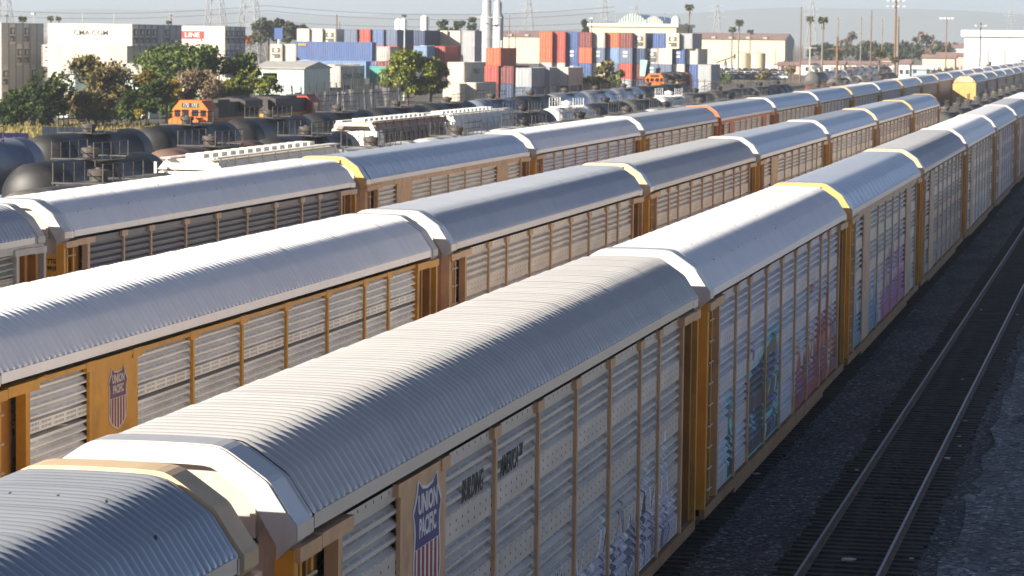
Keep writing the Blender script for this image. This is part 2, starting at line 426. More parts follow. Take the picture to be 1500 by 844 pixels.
SHIELD = [(-.66, 1.0), (-.40, .885), (0, .85), (.40, .885), (.66, 1.0), (.74, .80), (1.0, .56), (.90, .42), (.86, .25), (.93, -.1), (.95, -.42), (.84, -.68), (.52, -.86), (0, -1.0)]
SHIELD += [(-x, v) for x, v in SHIELD[-2:4:-1]]
def shield(parent, yc, zc, w, h, mats, wear=0):
    wht, blu, red = mats
    S = [(yc + x*w/2, zc + v*h/2) for x, v in SHIELD]; x0 = 1.4535
    root = build(MB().prism(S, 'x', x0, x0+.006), 'shield_emblem', wht, parent)
    S2 = [(yc + (q[0]-yc)*.90, zc + (q[1]-zc)*.945) for q in S]
    zs = zc + .02*h
    def clip(P, lo, k, sgn):          # half-plane clip of the outline
        out = []
        for i in range(len(P)):
            a, b = P[i], P[(i+1) % len(P)]; da, db = sgn*(a[k]-lo), sgn*(b[k]-lo)
            if da >= 0: out.append(a)
            if da*db < 0: t = da/(da-db); out.append((a[0]+(b[0]-a[0])*t, a[1]+(b[1]-a[1])*t))
        return out
    build(MB().prism(clip(S2, zs, 1, 1), 'x', x0+.0075, x0+.011), 'blue_field', blu, root)
    low = clip(S2, zs-.01, 1, -1); n = 13; st = MB()
    y_lo, y_hi = yc-w*.46, yc+w*.46
    for k in range(0, n, 2):
        a, b = y_lo+(y_hi-y_lo)*k/n, y_lo+(y_hi-y_lo)*(k+1)/n
        P = clip(clip(low, a, 0, 1), b, 0, -1)
        if len(P) > 2: st.prism(P, 'x', x0+.0075, x0+.011)
    build(st, 'red_stripes', red, root)
    for s, dz in (('UNION', .255), ('PACIFIC', .125)):
        me = text_mesh(s, h*.135, 1.22 if s == 'UNION' else 1.02, h*.0045)
        me.transform(Matrix.Scale(1.35, 4, (0, 1, 0)))
        place('lettering', me, wht, root, (x0+.0125, yc, zc + dz*h*1.28 - .015*h), SIDE_ROT)
LWHITE = mat('sign_white', (.76, .75, .74), .5); LBLUE = mat('sign_blue', (.035, .04, .20), .5); LRED = mat('sign_red', (.33, .03, .045), .5)
FBLUE = mat('faded_purple_blue', (.16, .07, .14), .6, 0, .25, 4); FRED = mat('faded_red', (.30, .07, .09), .6); FWHITE = mat('faded_sign_white', (.62, .55, .48), .6)
INK = mat('black_lettering', (.012, .012, .014), .6)

def autorack(label, x, j, roof='grey', rk='smooth', hood=None, far_hood=None, frame='gap', post=TAN, panel='grey', style='A', end=YEL, level=2,
             emblem=None, graffiti=None, gm='graf', logo=True, trim=None, door=(None, None), zb=4.55):
    t = thing('autorack_car', label, 'autorack', (x, j, 0), 0, 'autorack cars coupled in long rows')
    rm = RF[roof]; y0 = 1.32; y1 = CPL-1.32
    place('roof', roof_mesh(rk, y0, y1), rm, t)
    place('roof_end_sheet', roof_mesh(rk, .72 if hood is None else .95, y0-.025, .025), rm, t)
    place('roof_end_sheet', roof_mesh(rk, y1+.025, CPL-(.72 if far_hood is None else 1.15), .025), rm, t)
    if hood: 
        h = build(cached(('hood', 0), lambda: arch(.50, 1.02, .20, .035, 4.86)), 'end_hood', hood, t, smooth=None)
        if True:
            place('hood_plate', cached('hoodplate', lambda: arch(.535, 1.025, .012, .050, 4.92).mesh('hood_plate')), RF['light'] if hood is WHITE else RF['galv'], h)
        if level > 1 and hood is not WHITE:
            for k, (xa, xb, za, zb_) in enumerate([(-.95, -.90, 5.66, 5.78), (-.3, .2, 5.70, 5.75), (.55, .60, 5.66, 5.79)]):
                place('bracket', cached(('hoodbit', k), lambda: MB().box(xa, xb, .485, .498, za, zb_).mesh('bracket')), DARK, h)
    if far_hood: build(arch(CPL-1.20, CPL-.74, .26, .035, 4.86), 'end_hood', far_hood, t)
    if level > 0:
        d = place('end_door', door_mesh(zb), [door[0] or ENDW, door[1] or end], t)
        place('end_door', door_mesh(zb), [door[0] or ENDW, door[1] or end], t, (0, CPL, 0), (0, 0, math.pi))
        for far in (False, True):
            e = end_parts(far)
            place('corner_post', e['corner_post'], end, t)
            place('recess_panel', e['recess_panel'], BROWN, t)
            place('door_post', e['door_post'], post, t)
            place('top_beam', e['top_beam'], post, t)
            if level > 1 and not far:
                l = place('ladder', e['ladder'], end, t)
                for r_ in e['rungs']: place('rung', r_, CREAM, l)
    if level == 0:
        b = cached('farside', lambda: panel_far()); place('side_panel', b, [PM[panel], post], t)
    else:
        for i in range(len(POSTS)-1):
            a, c = POSTS[i], POSTS[i+1]; solid = (logo and i == 1) or (frame == 'framed' and i == 7)
            if solid:
                sp_ = place('logo_panel' if i == 1 else 'solid_panel', cached(('solid', i), lambda: MB().box(1.36, 1.45, a+.05, c-.05, .76, 4.87).mesh('solid_panel')), post, t)
                if i == 1 and emblem: shield(sp_, 6.28, emblem[1], emblem[2], emblem[3], emblem[0])
            elif graffiti and i in graffiti:
                place('side_panel', painted_panel(c-a, a, style, graffiti[i]), PM[gm], t, (1.40, a, 0))
            else:
                place('side_panel', panel_mesh(c-a, style), PM[panel], t, (1.40, a, 0))
        if frame == 'framed':
            place('top_chord', cached('chord', lambda: MB().box(1.38, 1.47, .76, CPL-.76, 4.77, 4.945).mesh('top_chord')), post, t)
        if frame == 'beam':
            place('top_chord', cached('beam', lambda: MB().box(1.41, 1.465, 2.72, CPL-2.72, 4.80, 4.875).mesh('top_chord')), post, t)
        for p in POSTS[1:-1]: place('side_post', post_mesh(frame != 'framed', None or (.10 if frame != 'framed' else .07)), post, t, (0, p, 0))
    place('side_sill', cached('sill', lambda: MB().box(1.36, 1.47, .62, CPL-.62, .50, .715).box(1.25, 1.40, 5.5, CPL-5.5, .30, .498).mesh('side_sill')), SILL, t)
    place('underframe', cached('under', lambda: MB().box(-1.2, 1.2, .8, CPL-.8, .58, .93).box(-.22, .22, -.05, .79, .62, .92).box(-.22, .22, CPL-.79, CPL+.0, .62, .92).mesh('underframe')), DARK, t)
    place('side_screen', cached('leftside', left_side), [PM['grey'], post], t)
    if level > 1: add_trucks(t, (3.1, CPL-3.1))
    return t
def left_side():
    p = panel_profile('A'); b = MB()
    b.add([(-1.40-x, y, z) for y in (.72, CPL-.72) for x, z in p], [(i, len(p)+i, len(p)+i+1, i+1) for i in range(len(p)-1)])
    for q in [.75]+POSTS+[CPL-.75]: b.box(-1.50, -1.415, q-.065, q+.065, .72, 4.8, 1)
    b.box(-1.52, -1.36, .62, CPL-.62, .50, .715, 1).box(-1.41, -1.36, .72, CPL-.72, 4.862, 5.06, 1)  # last strip is added to stop sun leaking in under the roof edge
    return b.mesh('side_screen')
def panel_far():
    p = panel_profile('A'); b = MB()
    b.add([(1.40+x, y, z) for y in (.72, CPL-.72) for x, z in p], [(i, len(p)+i, len(p)+i+1, i+1) for i in range(len(p)-1)])
    for q in [.75]+POSTS+[CPL-.75]: b.box(1.402, 1.452, q-.05, q+.05, .72, 4.86, 1)
    return b.mesh('side_panel')

# --- sprayed paint (positions are metres along the car and above the rail)
def spikes(y0, y1, zb, peaks, seed):
    rr = random.Random(seed); P = [(y0, zb)]
    for i, (y, z) in enumerate(peaks):
        P.append((y-.40-.08*rr.random(), zb+(z-zb)*(.30+.3*rr.random())+.1)); P.append((y, z))
    P += [(y1, zb+.35), (y1-.1, zb)]; return P
WG, LAV, BLK, TEAL, PUR = (.95, .95, .98), (.62, .58, .66), (.02, .02, .028), (.14, .62, .66), (.20, .07, .42)
def graf_a():
    S = [(spikes(13.2, 17.2, .72, [(14.0, 1.75), (14.9, 1.35), (16.1, 2.1), (16.9, 1.7)], 3), (.10, .12, .18), .95, WG, .05),
         (spikes(16.8, 26.2, .72, [(17.6, 1.6), (18.5, 2.35), (19.4, 1.7), (20.1, 2.2), (21.0, 1.9), (21.9, 2.35), (22.8, 2.65), (23.7, 2.2), (24.6, 2.9), (25.6, 1.6)], 5), LAV, .97, WG, .055)]
    rr = random.Random(9)
    for k in range(17):
        y = 13.6+12*rr.random(); z = .8+rr.random()*.9
        P = [(y, z), (y+.3+.4*rr.random(), z+.35+.5*rr.random()), (y+.6+.4*rr.random(), z-.1+.2*rr.random()), (y+.25, z-.3)]
        S.append((P, ((.06, .06, .09), LAV, (.2, .2, .27), (.45, .42, .50))[k % 4], .95, (WG, BLK)[k % 2], .022))
    for k in range(10):
        y = 14+11.5*rr.random(); S.append(([(y, .75), (y+.25*rr.random(), 1.2), (y-.2, 1.6), (y+.1, 2.0)], None, 1, (BLK, WG)[k % 2], .04))
    return S
def graf_b():
    S = []
    rr = random.Random(4)
    S.append(([(4.2, .72), (4.25, 2.35), (5.8, 2.75), (7.6, 2.6), (10.2, 3.0), (12.6, 3.35), (13.0, .72)], (.035, .04, .055), .96, TEAL, .09))
    S.append(([(4.4, 1.9), (4.45, 2.3), (7.3, 2.55), (7.3, 1.7)], (.36, .19, .12), .9, None, 0))
    S.append(([(10.4, 1.2), (10.5, 3.0), (12.4, 3.3), (12.5, 1.4)], (.07, .075, .05), .95, TEAL, .08))
    for k in range(26):
        y = 4.3+8.4*rr.random(); z = .8+1.6*rr.random(); P = [(y, z)]
        for q in range(3): P.append((P[-1][0]+(rr.random()-.4)*.7, P[-1][1]+(rr.random()-.35)*.8))
        S.append((P, None, 1, (TEAL, (.30, .80, .85), BLK, PUR, (.16, .50, .60))[k % 5], .075))
    for k in range(10):
        y = 4.0+9.4*rr.random(); z = 2.2+.9*rr.random()
        S.append(([(y, z), (y+.15, z+.35), (y+.4, z+.1), (y+.2, z-.15)], PUR, .95, None, 0))
    S.append((spikes(16.2, 26.2, .72, [(17.2, 2.4), (18.3, 2.0), (19.4, 2.9), (20.6, 2.6), (21.6, 3.3), (22.6, 2.7), (23.6, 3.5), (24.8, 2.9), (25.8, 2.6)], 8), (.42, .05, .07), .95, (.5, .2, .2), .05))
    for k in range(34):
        y = 16.6+9.4*rr.random(); z = .8+1.5*rr.random()
        P = [(y, z), (y+.5*rr.random(), z+.5), (y+.5, z+.15), (y+.3, z-.3)]
        S.append((P, ((.75, .55, .35), (.03, .03, .05), (.50, .07, .08), (.1, .1, .3), (.65, .28, .1))[k % 5], .95, None, 0))
    S.append(([(19.0, 4.02), (20.6, 4.02), (20.6, 3.72), (19.0, 3.72)], (.60, .57, .55), .9, None, 0))
    S.append(([(19.0, 3.70), (20.6, 3.70), (20.6, 3.45), (19.0, 3.45)], (.42, .11, .08), .9, None, 0))
    S.append(([(19.0, 3.15), (20.6, 3.15), (20.6, 2.95), (19.0, 2.95)], (.78, .76, .72), .95, None, 0))
    return S
def graf_c():
    S = []; rr = random.Random(14)
    S.append((spikes(2.5, 11.5, .72, [(3.4, 2.2), (4.5, 2.6), (5.6, 2.3), (6.8, 2.9), (8.2, 2.4), (9.4, 2.7), (10.8, 2.0)], 2), (.13, .30, .46), .9, (.3, .5, .6), .06))
    S.append((spikes(12.0, 23.4, .72, [(13, 2.6), (14.2, 3.1), (15.4, 2.9), (16.6, 3.4), (17.8, 3.2), (19, 3.7), (20.4, 3.4), (21.6, 3.9), (22.8, 3.3)], 6), (.55, .32, .52), .9, None, 0))
    S.append(([(12.2, .72), (12.3, 1.6), (23.2, 2.1), (23.2, .72)], (.46, .09, .36), .9, (.65, .3, .55), .05))
    for k in range(26):
        y = 12.4+10.4*rr.random(); z = 1.2+1.6*rr.random()
        S.append(([(y, z), (y+.1, z+.6), (y+.5, z+.5), (y+.45, z-.1)], ((.46, .36, .46), (.30, .12, .26), (.12, .12, .16))[k % 3], .9, None, 0))
    return S
def split(S): return {i: S for i in range(9) if i != 1}

XA, XB, XD, XC = -9.82, -17.69, -22.70, -27.77
JA, JB, JC = 27.33, 37.93, 67.13
gs = split(graf_a()); gs = {k: gs[k] for k in (4, 5, 6, 7, 8)}
autorack('autorack with boldly corrugated galvanised roof and cream end hoop, nearest car of the front row', XA, JA-CPL, 'galv', 'bold', None, CREAM, 'gap', TANF, 'grey', end=YEL)
A1 = autorack('autorack with big shield emblem, black slogan and jagged grey graffiti beside the dark gravel', XA, JA, 'light', 'wide', WHITE, None, 'gap', TAN, 'grey', end=YEL,
     emblem=((LWHITE, LBLUE, LRED), 3.92, 1.46, 1.76), graffiti=gs)
gb = split(graf_b()); gb = {k: gb[k] for k in (0, 1, 2, 3, 4, 5, 6, 7, 8) if k not in (1,)}
autorack('white-roofed autorack with turquoise and red graffiti, behind the car with the slogan', XA, JA+CPL, 'white', 'fine', WHITE, None, 'gap', TAN, 'lav', end=YEL, graffiti=gb, gm='graf2', logo=False)
autorack('autorack with yellow end hood, blue-grey roof and faded magenta graffiti in the front row', XA, JA+2*CPL, 'blue', 'smooth', YELB, None, 'framed', TANF, 'grey', end=YEL, graffiti=split(graf_c()))
autorack('dull grey autorack with cream end hood, fifth car of the front row along the track', XA, JA+3*CPL, 'grey', 'fine', CREAM, None, 'gap', TANF, 'brown', end=YEL, level=1)
autorack('bright white-roofed autorack, sixth car of the front row along the track', XA, JA+4*CPL, 'white', 'smooth', WHITE, None, 'gap', TANF, 'pale', end=YEL, level=1)
autorack('pale grey-roofed autorack seventh along the front row, by the right edge', XA, JA+5*CPL, 'pale', 'smooth', WHITE, None, 'gap', TANF, 'lav', end=TANF, level=1)
autorack('grey autorack eighth along the front row, cut by the right edge', XA, JA+6*CPL, 'grey', 'smooth', WHITE, None, 'gap', TANF, 'brown', end=YEL, level=1)
autorack('white-roofed autorack farthest along the front row, at the right edge', XA, JA+7*CPL, 'white', 'smooth', WHITE, None, 'gap', TANF, 'pale', end=YEL, level=1)
# row B
autorack('autorack with bright yellow posts, slotted white side screens and a faded shield emblem', XB, JB, 'white', 'wide', WHITE, WHITE, 'beam', YEL, 'white', 'B', end=YEL,
     emblem=((FWHITE, FBLUE, FRED), 4.15, .92, 1.04))
autorack('blue-roofed autorack with white end hood and rust-stained screens, second of the middle row', XB, JB+CPL, 'blue', 'wide', WHITE, None, 'gap', TAN, 'rust', end=TAN, logo=False)
autorack('autorack with cream-yellow end hood and slate roof, third of the middle row', XB, JB+2*CPL, 'grey', 'fine', CREAM, None, 'gap', TAN, 'brown', end=YEL, logo=False)
autorack('grey-blue roofed autorack with white hood, fourth of the middle row', XB, JB+3*CPL, 'blue', 'smooth', WHITE, None, 'gap', TAN, 'rust', end=YEL, level=1)
autorack('autorack with shiny grey roof and white hood, fifth of the middle row', XB, JB+4*CPL, 'galv', 'smooth', WHITE, None, 'gap', TANF, 'pale', end=YEL, level=1, logo=False)
autorack('autorack with cream hood and grey roof, second last of the middle row', XB, JB+5*CPL, 'blue', 'smooth', CREAM, None, 'gap', TANF, 'brown', end=TANF, level=1, logo=False)
autorack('last autorack of the middle row, with yellow hoods on both ends', XB, JB+6*CPL, 'galv', 'smooth', YELB, YELB, 'gap', TANF, 'brown', end=YEL, level=1, logo=False)
# row C
C0 = autorack('autorack with grey-green screens and white end frame at the left edge', XC, JC-CPL, 'blue', 'wide', None, WHITE, 'framed', WHITE, 'green', 'B', end=WHITE, logo=False)
C1 = autorack('autorack with blinding white roof and dark grey rust-streaked sides in the far row', XC, JC, 'white', 'fine', WHITE, None, 'gap', TANF, 'dark', end=YEL, logo=False)
autorack('autorack with yellow hood, blue roof and tan framed white screens in the far row', XC, JC+CPL, 'blue', 'smooth', YELB, None, 'framed', TAN, 'pale', end=TAN)
autorack('white-roofed autorack with white hood, fourth of the far row', XC, JC+2*CPL, 'white', 'fine', WHITE, None, 'gap', TAN, 'lav', end=YEL, logo=False)
autorack('grey-roofed autorack with white hood, fifth of the far row', XC, JC+3*CPL, 'grey', 'smooth', WHITE, None, 'gap', TAN, 'pale', end=YEL, logo=False)
autorack('orange-framed autorack with orange hood in the far row', XC, JC+4*CPL, 'blue', 'smooth', ORANGE, None, 'framed', ORANGE, 'pale', end=ORANGE)
FAR = [('galv', WHITE, TAN, 'pale', 'grey roof, just past the orange-framed car'), ('blue', WHITE, TAN, 'pale', 'blue-grey roof, second past the orange-framed car'),
       ('pale', YELB, TAN, 'pale', 'yellow hood and pale roof, third past the orange-framed car'), ('blue', WHITE, TANF, 'lav', 'blue roof, fourth past the orange-framed car'),
       ('white', YELB, TANF, 'pale', 'white roof, fifth past the orange-framed car'), ('blue', CREAM, TANF, 'brown', 'dark blue roof, sixth past the orange-framed car'),
       ('blue', CREAM, TANF, 'brown', 'cream hood, just before the shaded car of the far row'), ('grey', WHITE, TANF, 'brown', 'its side in the shadow of the yellow-ended car')]
for k, (rf, hd, ps, pm, what) in enumerate(FAR):
    autorack('far-row autorack with ' + what if 'its' not in what else 'far-row autorack with ' + what, XC, JC+(5+k)*CPL, rf, 'smooth', hd, None, 'gap', ps, pm, end=YEL, level=1 if k < 6 else 1, logo=False)
for k in range(8):
    autorack('autorack roof seen past the yellow-ended car, %s one beyond it' % ORD[k], XC, JC+(13+k)*CPL, ('pale', 'grey', 'white', 'blue')[k % 4], 'smooth', (WHITE, CREAM)[k % 2], None, 'gap', TANF, 'brown', end=YEL, level=0, logo=False)
autorack('autorack with its blank yellow end door facing us, half in shadow', XD, 377.6, 'grey', 'smooth', None, None, 'gap', TANF, 'brown', end=YELB, level=1, logo=False, door=(CREAM, YELB), zb=5.05)
for k in range(8):
    autorack('grey-roofed autorack coupled behind the yellow-ended car, %s after it' % ORD[k], XD, 377.6+(k+1)*CPL, ('grey', 'blue', 'pale', 'grey')[k % 4], 'smooth', (WHITE, CREAM)[k % 2], None, 'gap', TANF, 'brown', end=YEL, level=1 if k < 4 else 0, logo=False)
# lettering on the cars
place('lettering', text_mesh('BUILDING', .40, .68, .008, .35), INK, A1, (1.408, 36.23-JA, 4.24), SIDE_ROT)
place('lettering', text_mesh('AMERICA\u2122', .40, .68, .008, .35), INK, A1, (1.408, 38.62-JA, 4.24), SIDE_ROT)
place('lettering', text_mesh('RAILCAR', .125, .9, .004, 0, 'RIGHT'), INK, A1, (1.07, .652, 4.93), FRONT_ROT)
place('lettering', text_mesh('TTGX', .16, .8, .005, 0, 'LEFT'), INK, C1, (1.0, .652, 4.36), FRONT_ROT)
place('lettering', text_mesh('991923', .16, .8, .005, 0, 'LEFT'), INK, C1, (1.0, .652, 4.18), FRONT_ROT)
place('lettering', text_mesh('RAILCAR', .12, .8, .004, 0, 'RIGHT'), INK, C1, (1.02, .652, 5.0), FRONT_ROT)
# ---------------------------------------------------------------- ground and tracks
def ground_mat():
    m, nt, b, oc = base('yard_dirt')
    big = noise(nt, scaled(nt, oc, (.03, .012, 1)), 1, 5); mid = noise(nt, oc, .35, 5); fine = noise(nt, oc, 9, 3)
    c = mixc(nt, ramp(nt, big, .4, .62), (.105, .098, .088), (.20, .175, .14))
    c = mixc(nt, mth(nt, 'MULTIPLY', ramp(nt, mid, .5, .7), .5), c, (.07, .066, .06))
    c = mixc(nt, mth(nt, 'MULTIPLY', ramp(nt, fine, .4, .65), .25), c, (.22, .20, .17))
    nt.links.new(c, b.inputs['Base Color']); b.inputs['Roughness'].default_value = .95; b.inputs['Specular IOR Level'].default_value = .1
    return m
def ballast_mat(name, cs, size=.075, coarse=.45):
    m, nt, b, oc = base(name)
    vo = _n(nt, 'ShaderNodeTexVoronoi'); vo.inputs['Scale'].default_value = 1/size; nt.links.new(oc, vo.inputs['Vector'])
    sp = _n(nt, 'ShaderNodeSeparateColor'); nt.links.new(vo.outputs['Color'], sp.inputs[0])
    n1 = noise(nt, scaled(nt, oc, (1, .3, 1)), .55, 5, .65)
    c = mixc(nt, ramp(nt, sp.outputs[0], 0, 1), cs[0], cs[1])
    c = mixc(nt, ramp(nt, sp.outputs[1], .90, .96), c, cs[2])
    c = mixc(nt, mth(nt, 'MULTIPLY', ramp(nt, n1, .42, .66), coarse), c, cs[3])
    edge = ramp(nt, vo.outputs['Distance'], .75, .25)
    nt.links.new(c, b.inputs['Base Color']); b.inputs['Roughness'].default_value = .9; b.inputs['Specular IOR Level'].default_value = .15
    bn = _n(nt, 'ShaderNodeBump'); bn.inputs['Strength'].default_value = 1; bn.inputs['Distance'].default_value = .035
    nt.links.new(edge, bn.inputs['Height']); nt.links.new(bn.outputs[0], b.inputs['Normal'])
    return m
BAL = ballast_mat('dark_ballast', ((.040, .041, .044), (.18, .18, .185), (.42, .42, .43), (.022, .020, .020)))
GRV = ballast_mat('pale_gravel', ((.10, .101, .105), (.30, .30, .305), (.55, .55, .56), (.06, .057, .055)), .105, .35)
DRT = ballast_mat('oily_dirt', ((.08, .075, .071), (.13, .12, .113), (.22, .21, .2), (.045, .038, .035)), .06, .3)
kind(place('ground', MB().add([(-2500, -200, GZ-.06), (2500, -200, GZ-.06), (2500, 9000, GZ-.06), (-2500, 9000, GZ-.06)], [(0, 1, 2, 3)]).mesh('ground'), ground_mat()), 'structure')
def sheet(name, x0, x1, z, m, y0=-5, y1=750, ny=200, nx=8, amp=.02, seed=0):
    rr = np.random.default_rng(seed); X = np.linspace(x0, x1, nx+1); Yv = y0+(y1-y0)*np.linspace(0, 1, ny+1)**1.6
    v = [(x + (rr.normal(0, .10) if i in (0, nx) else 0), y, z + rr.normal(0, amp)) for y in Yv for i, x in enumerate(X)]
    f = [(a*(nx+1)+i, a*(nx+1)+i+1, (a+1)*(nx+1)+i+1, (a+1)*(nx+1)+i) for a in range(ny) for i in range(nx)]
    b = MB(); b.v = v; b.f = f; b.m = [0]*len(f)
    return kind(place(name, b.mesh(name, 60), m), 'structure')
sheet('ballast_bed', -30, -2.9, -.25, BAL, nx=26, amp=.018, seed=1)
sheet('gravel_shoulder', -3.60, -1.1, -.215, GRV, nx=5, amp=.022, seed=2)
sheet('dirt_road', -1.7, 3.4, -.255, DRT, nx=6, amp=.012, seed=3)
sheet('bounce_ground', 2.9, 70, -.225, mat('pale_bounce_ground', (.46, .43, .38), .9, 0, .12, .4, (.2, .18, .15), .5, dscale=.3), nx=10, amp=.006, seed=4, y0=-150)  # unseen pale ground added to bounce warm sunlight onto the car sides
SLEEP = mat('weathered_sleeper', (.042, .039, .037), .85, 0, .45, 3, (.055, .048, .045), .5, (1, 6, 1))
RAILS = mat('rusty_rail', (.15, .08, .05), .7, .2, .25, 4)
RAILT = mat('worn_rail_head', (.22, .215, .22), .38, .8, .15, 4)
def rail_mesh(y0, y1):
    def make():
        b = MB(); b.prism([(-.075, -.172), (.075, -.172), (.075, -.155), (.012, -.135), (.012, -.045), (.036, -.035), (.036, -.006), (-.036, -.006), (-.036, -.035), (-.012, -.045), (-.012, -.135), (-.075, -.155)], 'y', y0, y1, 0)
        b.box(-.026, .026, y0, y1, -.006, .001, 1); return b.mesh('rail')
    return cached(('rail', y0, y1), make)
def track(label, x, y0, y1, first=None):
    t = thing('railway_track', label, 'railway track', (x, 0, 0), 0, 'tracks of the rail yard')
    for s in (-.754, .754): place('rail', rail_mesh(y0, y1), [RAILS, RAILT], t, (s, 0, 0))
    rr = random.Random(int(abs(x)*100)); y = first or y0; n = 0; rest = MB()
    def tie(b, cy, yaw, hw, ln):
        c, s = math.cos(yaw), math.sin(yaw); o = len(b.v)
        b.box(-ln, ln, -hw, hw, -.33, -.172 - .014*rr.random())
        b.v[o:] = [(px*c-py*s+rr.uniform(-.01, .01), px*s+py*c+cy+rr.uniform(-.012, .012), pz) for px, py, pz in b.v[o:]]
    while y < y1:
        yaw, hw, ln = rr.gauss(0, .008), .105+.02*rr.random(), 1.30+.07*rr.random()
        if first and n < 100:
            b = MB(); tie(b, 0, yaw, hw, ln); build(b, 'sleeper', SLEEP, t, (rr.gauss(0, .05), y, 0))
        else: tie(rest, y, yaw, hw, ln)
        y += .50 + rr.gauss(0, .03); n += 1
    kind(build(rest, 'sleeper', SLEEP, t), 'stuff')
    return t
track('empty track of rusty rails on dark sleepers beside the gravel shoulder', -5.41, 30, 620, 54.5)
track('track carrying the front row of autoracks', XA, 20, 420)
track('track carrying the middle row of autoracks and grey tank cars', XB, 30, 600)
track('track leading to the yellow-ended autorack', XD, 60, 700)
track('track carrying the far row of autoracks', XC, 30, 720)
# litter and stones on the ballast
LIT = [mat('pale_litter', (.6, .6, .58), .6), mat('concrete_lump', (.30, .30, .30), .9), mat('orange_litter', (.6, .2, .05), .6), mat('yellow_litter', (.6, .55, .1), .6)]
LITL = {0: ('white scrap of litter', 'litter'), 1: ('grey broken concrete block', 'rubble'), 2: ('orange scrap of litter', 'litter'), 3: ('yellow scrap of litter', 'litter')}
def blob(r, seed, fl=.6):
    rr = random.Random(seed); b = bmesh.new(); bmesh.ops.create_icosphere(b, subdivisions=1, radius=r)
    for v in b.verts: v.co *= rr.uniform(.7, 1.2); v.co.z *= fl
    me = bpy.data.meshes.new('lump'); b.to_mesh(me); b.free(); return me
for i, (px, py, k, r_, where) in enumerate([(1419, 733, 1, .17, 'on the pale gravel right of the empty track'), (1413, 618, 2, .09, 'beside the right rail, up the track'), (1405, 641, 3, .07, 'on the sleeper ends below the orange scrap'),
        (1406, 655, 0, .06, 'below the yellow scrap on the sleeper ends'), (1388, 673, 0, .10, 'on sleeper ends nearer than the yellow scrap'), (1255, 690, 0, .05, 'left of the left rail, halfway up'), (1288, 633, 0, .05, 'left of the left rail, farther up'),
        (1335, 820, 0, .07, 'right of the right rail at the bottom'), (1245, 822, 0, .16, 'between the rails at the bottom'), (1437, 455, 0, .06, 'between the rails far up the track'), (1410, 557, 0, .06, 'between the rails midway'),
        (1490, 462, 0, .07, 'right of the right rail far up'), (1108, 696, 0, .12, 'by the ends of the sleepers under the second front car'), (1485, 826, 1, .08, 'on the dirt in the bottom right corner'), (1414, 824, 1, .09, 'at the edge of the pale gravel, bottom')]):
    d = at(px, py, 1)-Vector((0, 0, CAM_H)); t_ = (-.2-CAM_H)/d.z; p = d*t_
    tag(place('concrete_lump' if k == 1 else 'litter_scrap', blob(r_, i, .8 if k == 1 else .25), LIT[k], None, (p.x, p.y, -.17), (0, 0, i*1.3)), (LITL[k][0] + ' ' + where), LITL[k][1], 'litter along the track')
# ---------------------------------------------------------------- tank cars, hoppers, locomotives
TK = {'black': mat('dusty_black_tank', (.020, .020, .022), .5, .0, .3, .8, (.10, .085, .07), .4, dscale=.5),
      'grey': mat('dusty_grey_tank', (.085, .083, .08), .6, 0, .2, .8, (.2, .17, .14), .5, dscale=.5),
      'brown': mat('brown_tank', (.12, .075, .06), .6, 0, .2, .8, (.16, .12, .1), .5, dscale=.5),
      'pale': mat('pale_grey_tank', (.46, .45, .43), .55, 0, .12, .8, (.3, .25, .2), .5, dscale=.5),
      'white': mat('white_tank', (.72, .71, .68), .5, 0, .08, .8, (.4, .33, .25), .4, dscale=.5),
      'silver': mat('bare_steel_tank', (.52, .53, .55), .32, .75, .12, .8, (.25, .2, .16), .4, dscale=.5),
      'blue': mat('blue_grey_tank', (.16, .19, .25), .45, .1, .15, .8, (.2, .18, .15), .3, dscale=.5)}
RAILG = mat('grey_handrail', (.075, .07, .065), .6)
DOME = mat('dirty_manway', (.075, .064, .055), .7, 0, .3, 3, (.05, .04, .035), .6)
def tank_shell_mesh(L):
    def make():
        r = 1.52; pr = []
        for k in range(7): a = math.pi/2*k/6; pr.append((max(.02, r*math.sin(a)), 1.05+.75*(1-math.cos(a))))
        pr += [(r, 3.2), (r+.012, 3.22), (r+.012, 3.34), (r, 3.36), (r, L/2-.1), (r+.012, L/2-.08), (r+.012, L/2+.08), (r, L/2+.1), (r, L-3.36), (r+.012, L-3.34), (r+.012, L-3.22), (r, L-3.2)]
        pr += [(q, L-h) for q, h in pr[6::-1]]
        return MB().lathe(pr, 36, 'y', (0, 0, 2.78)).mesh('tank_shell', 40)
    return cached(('shell', L), make)
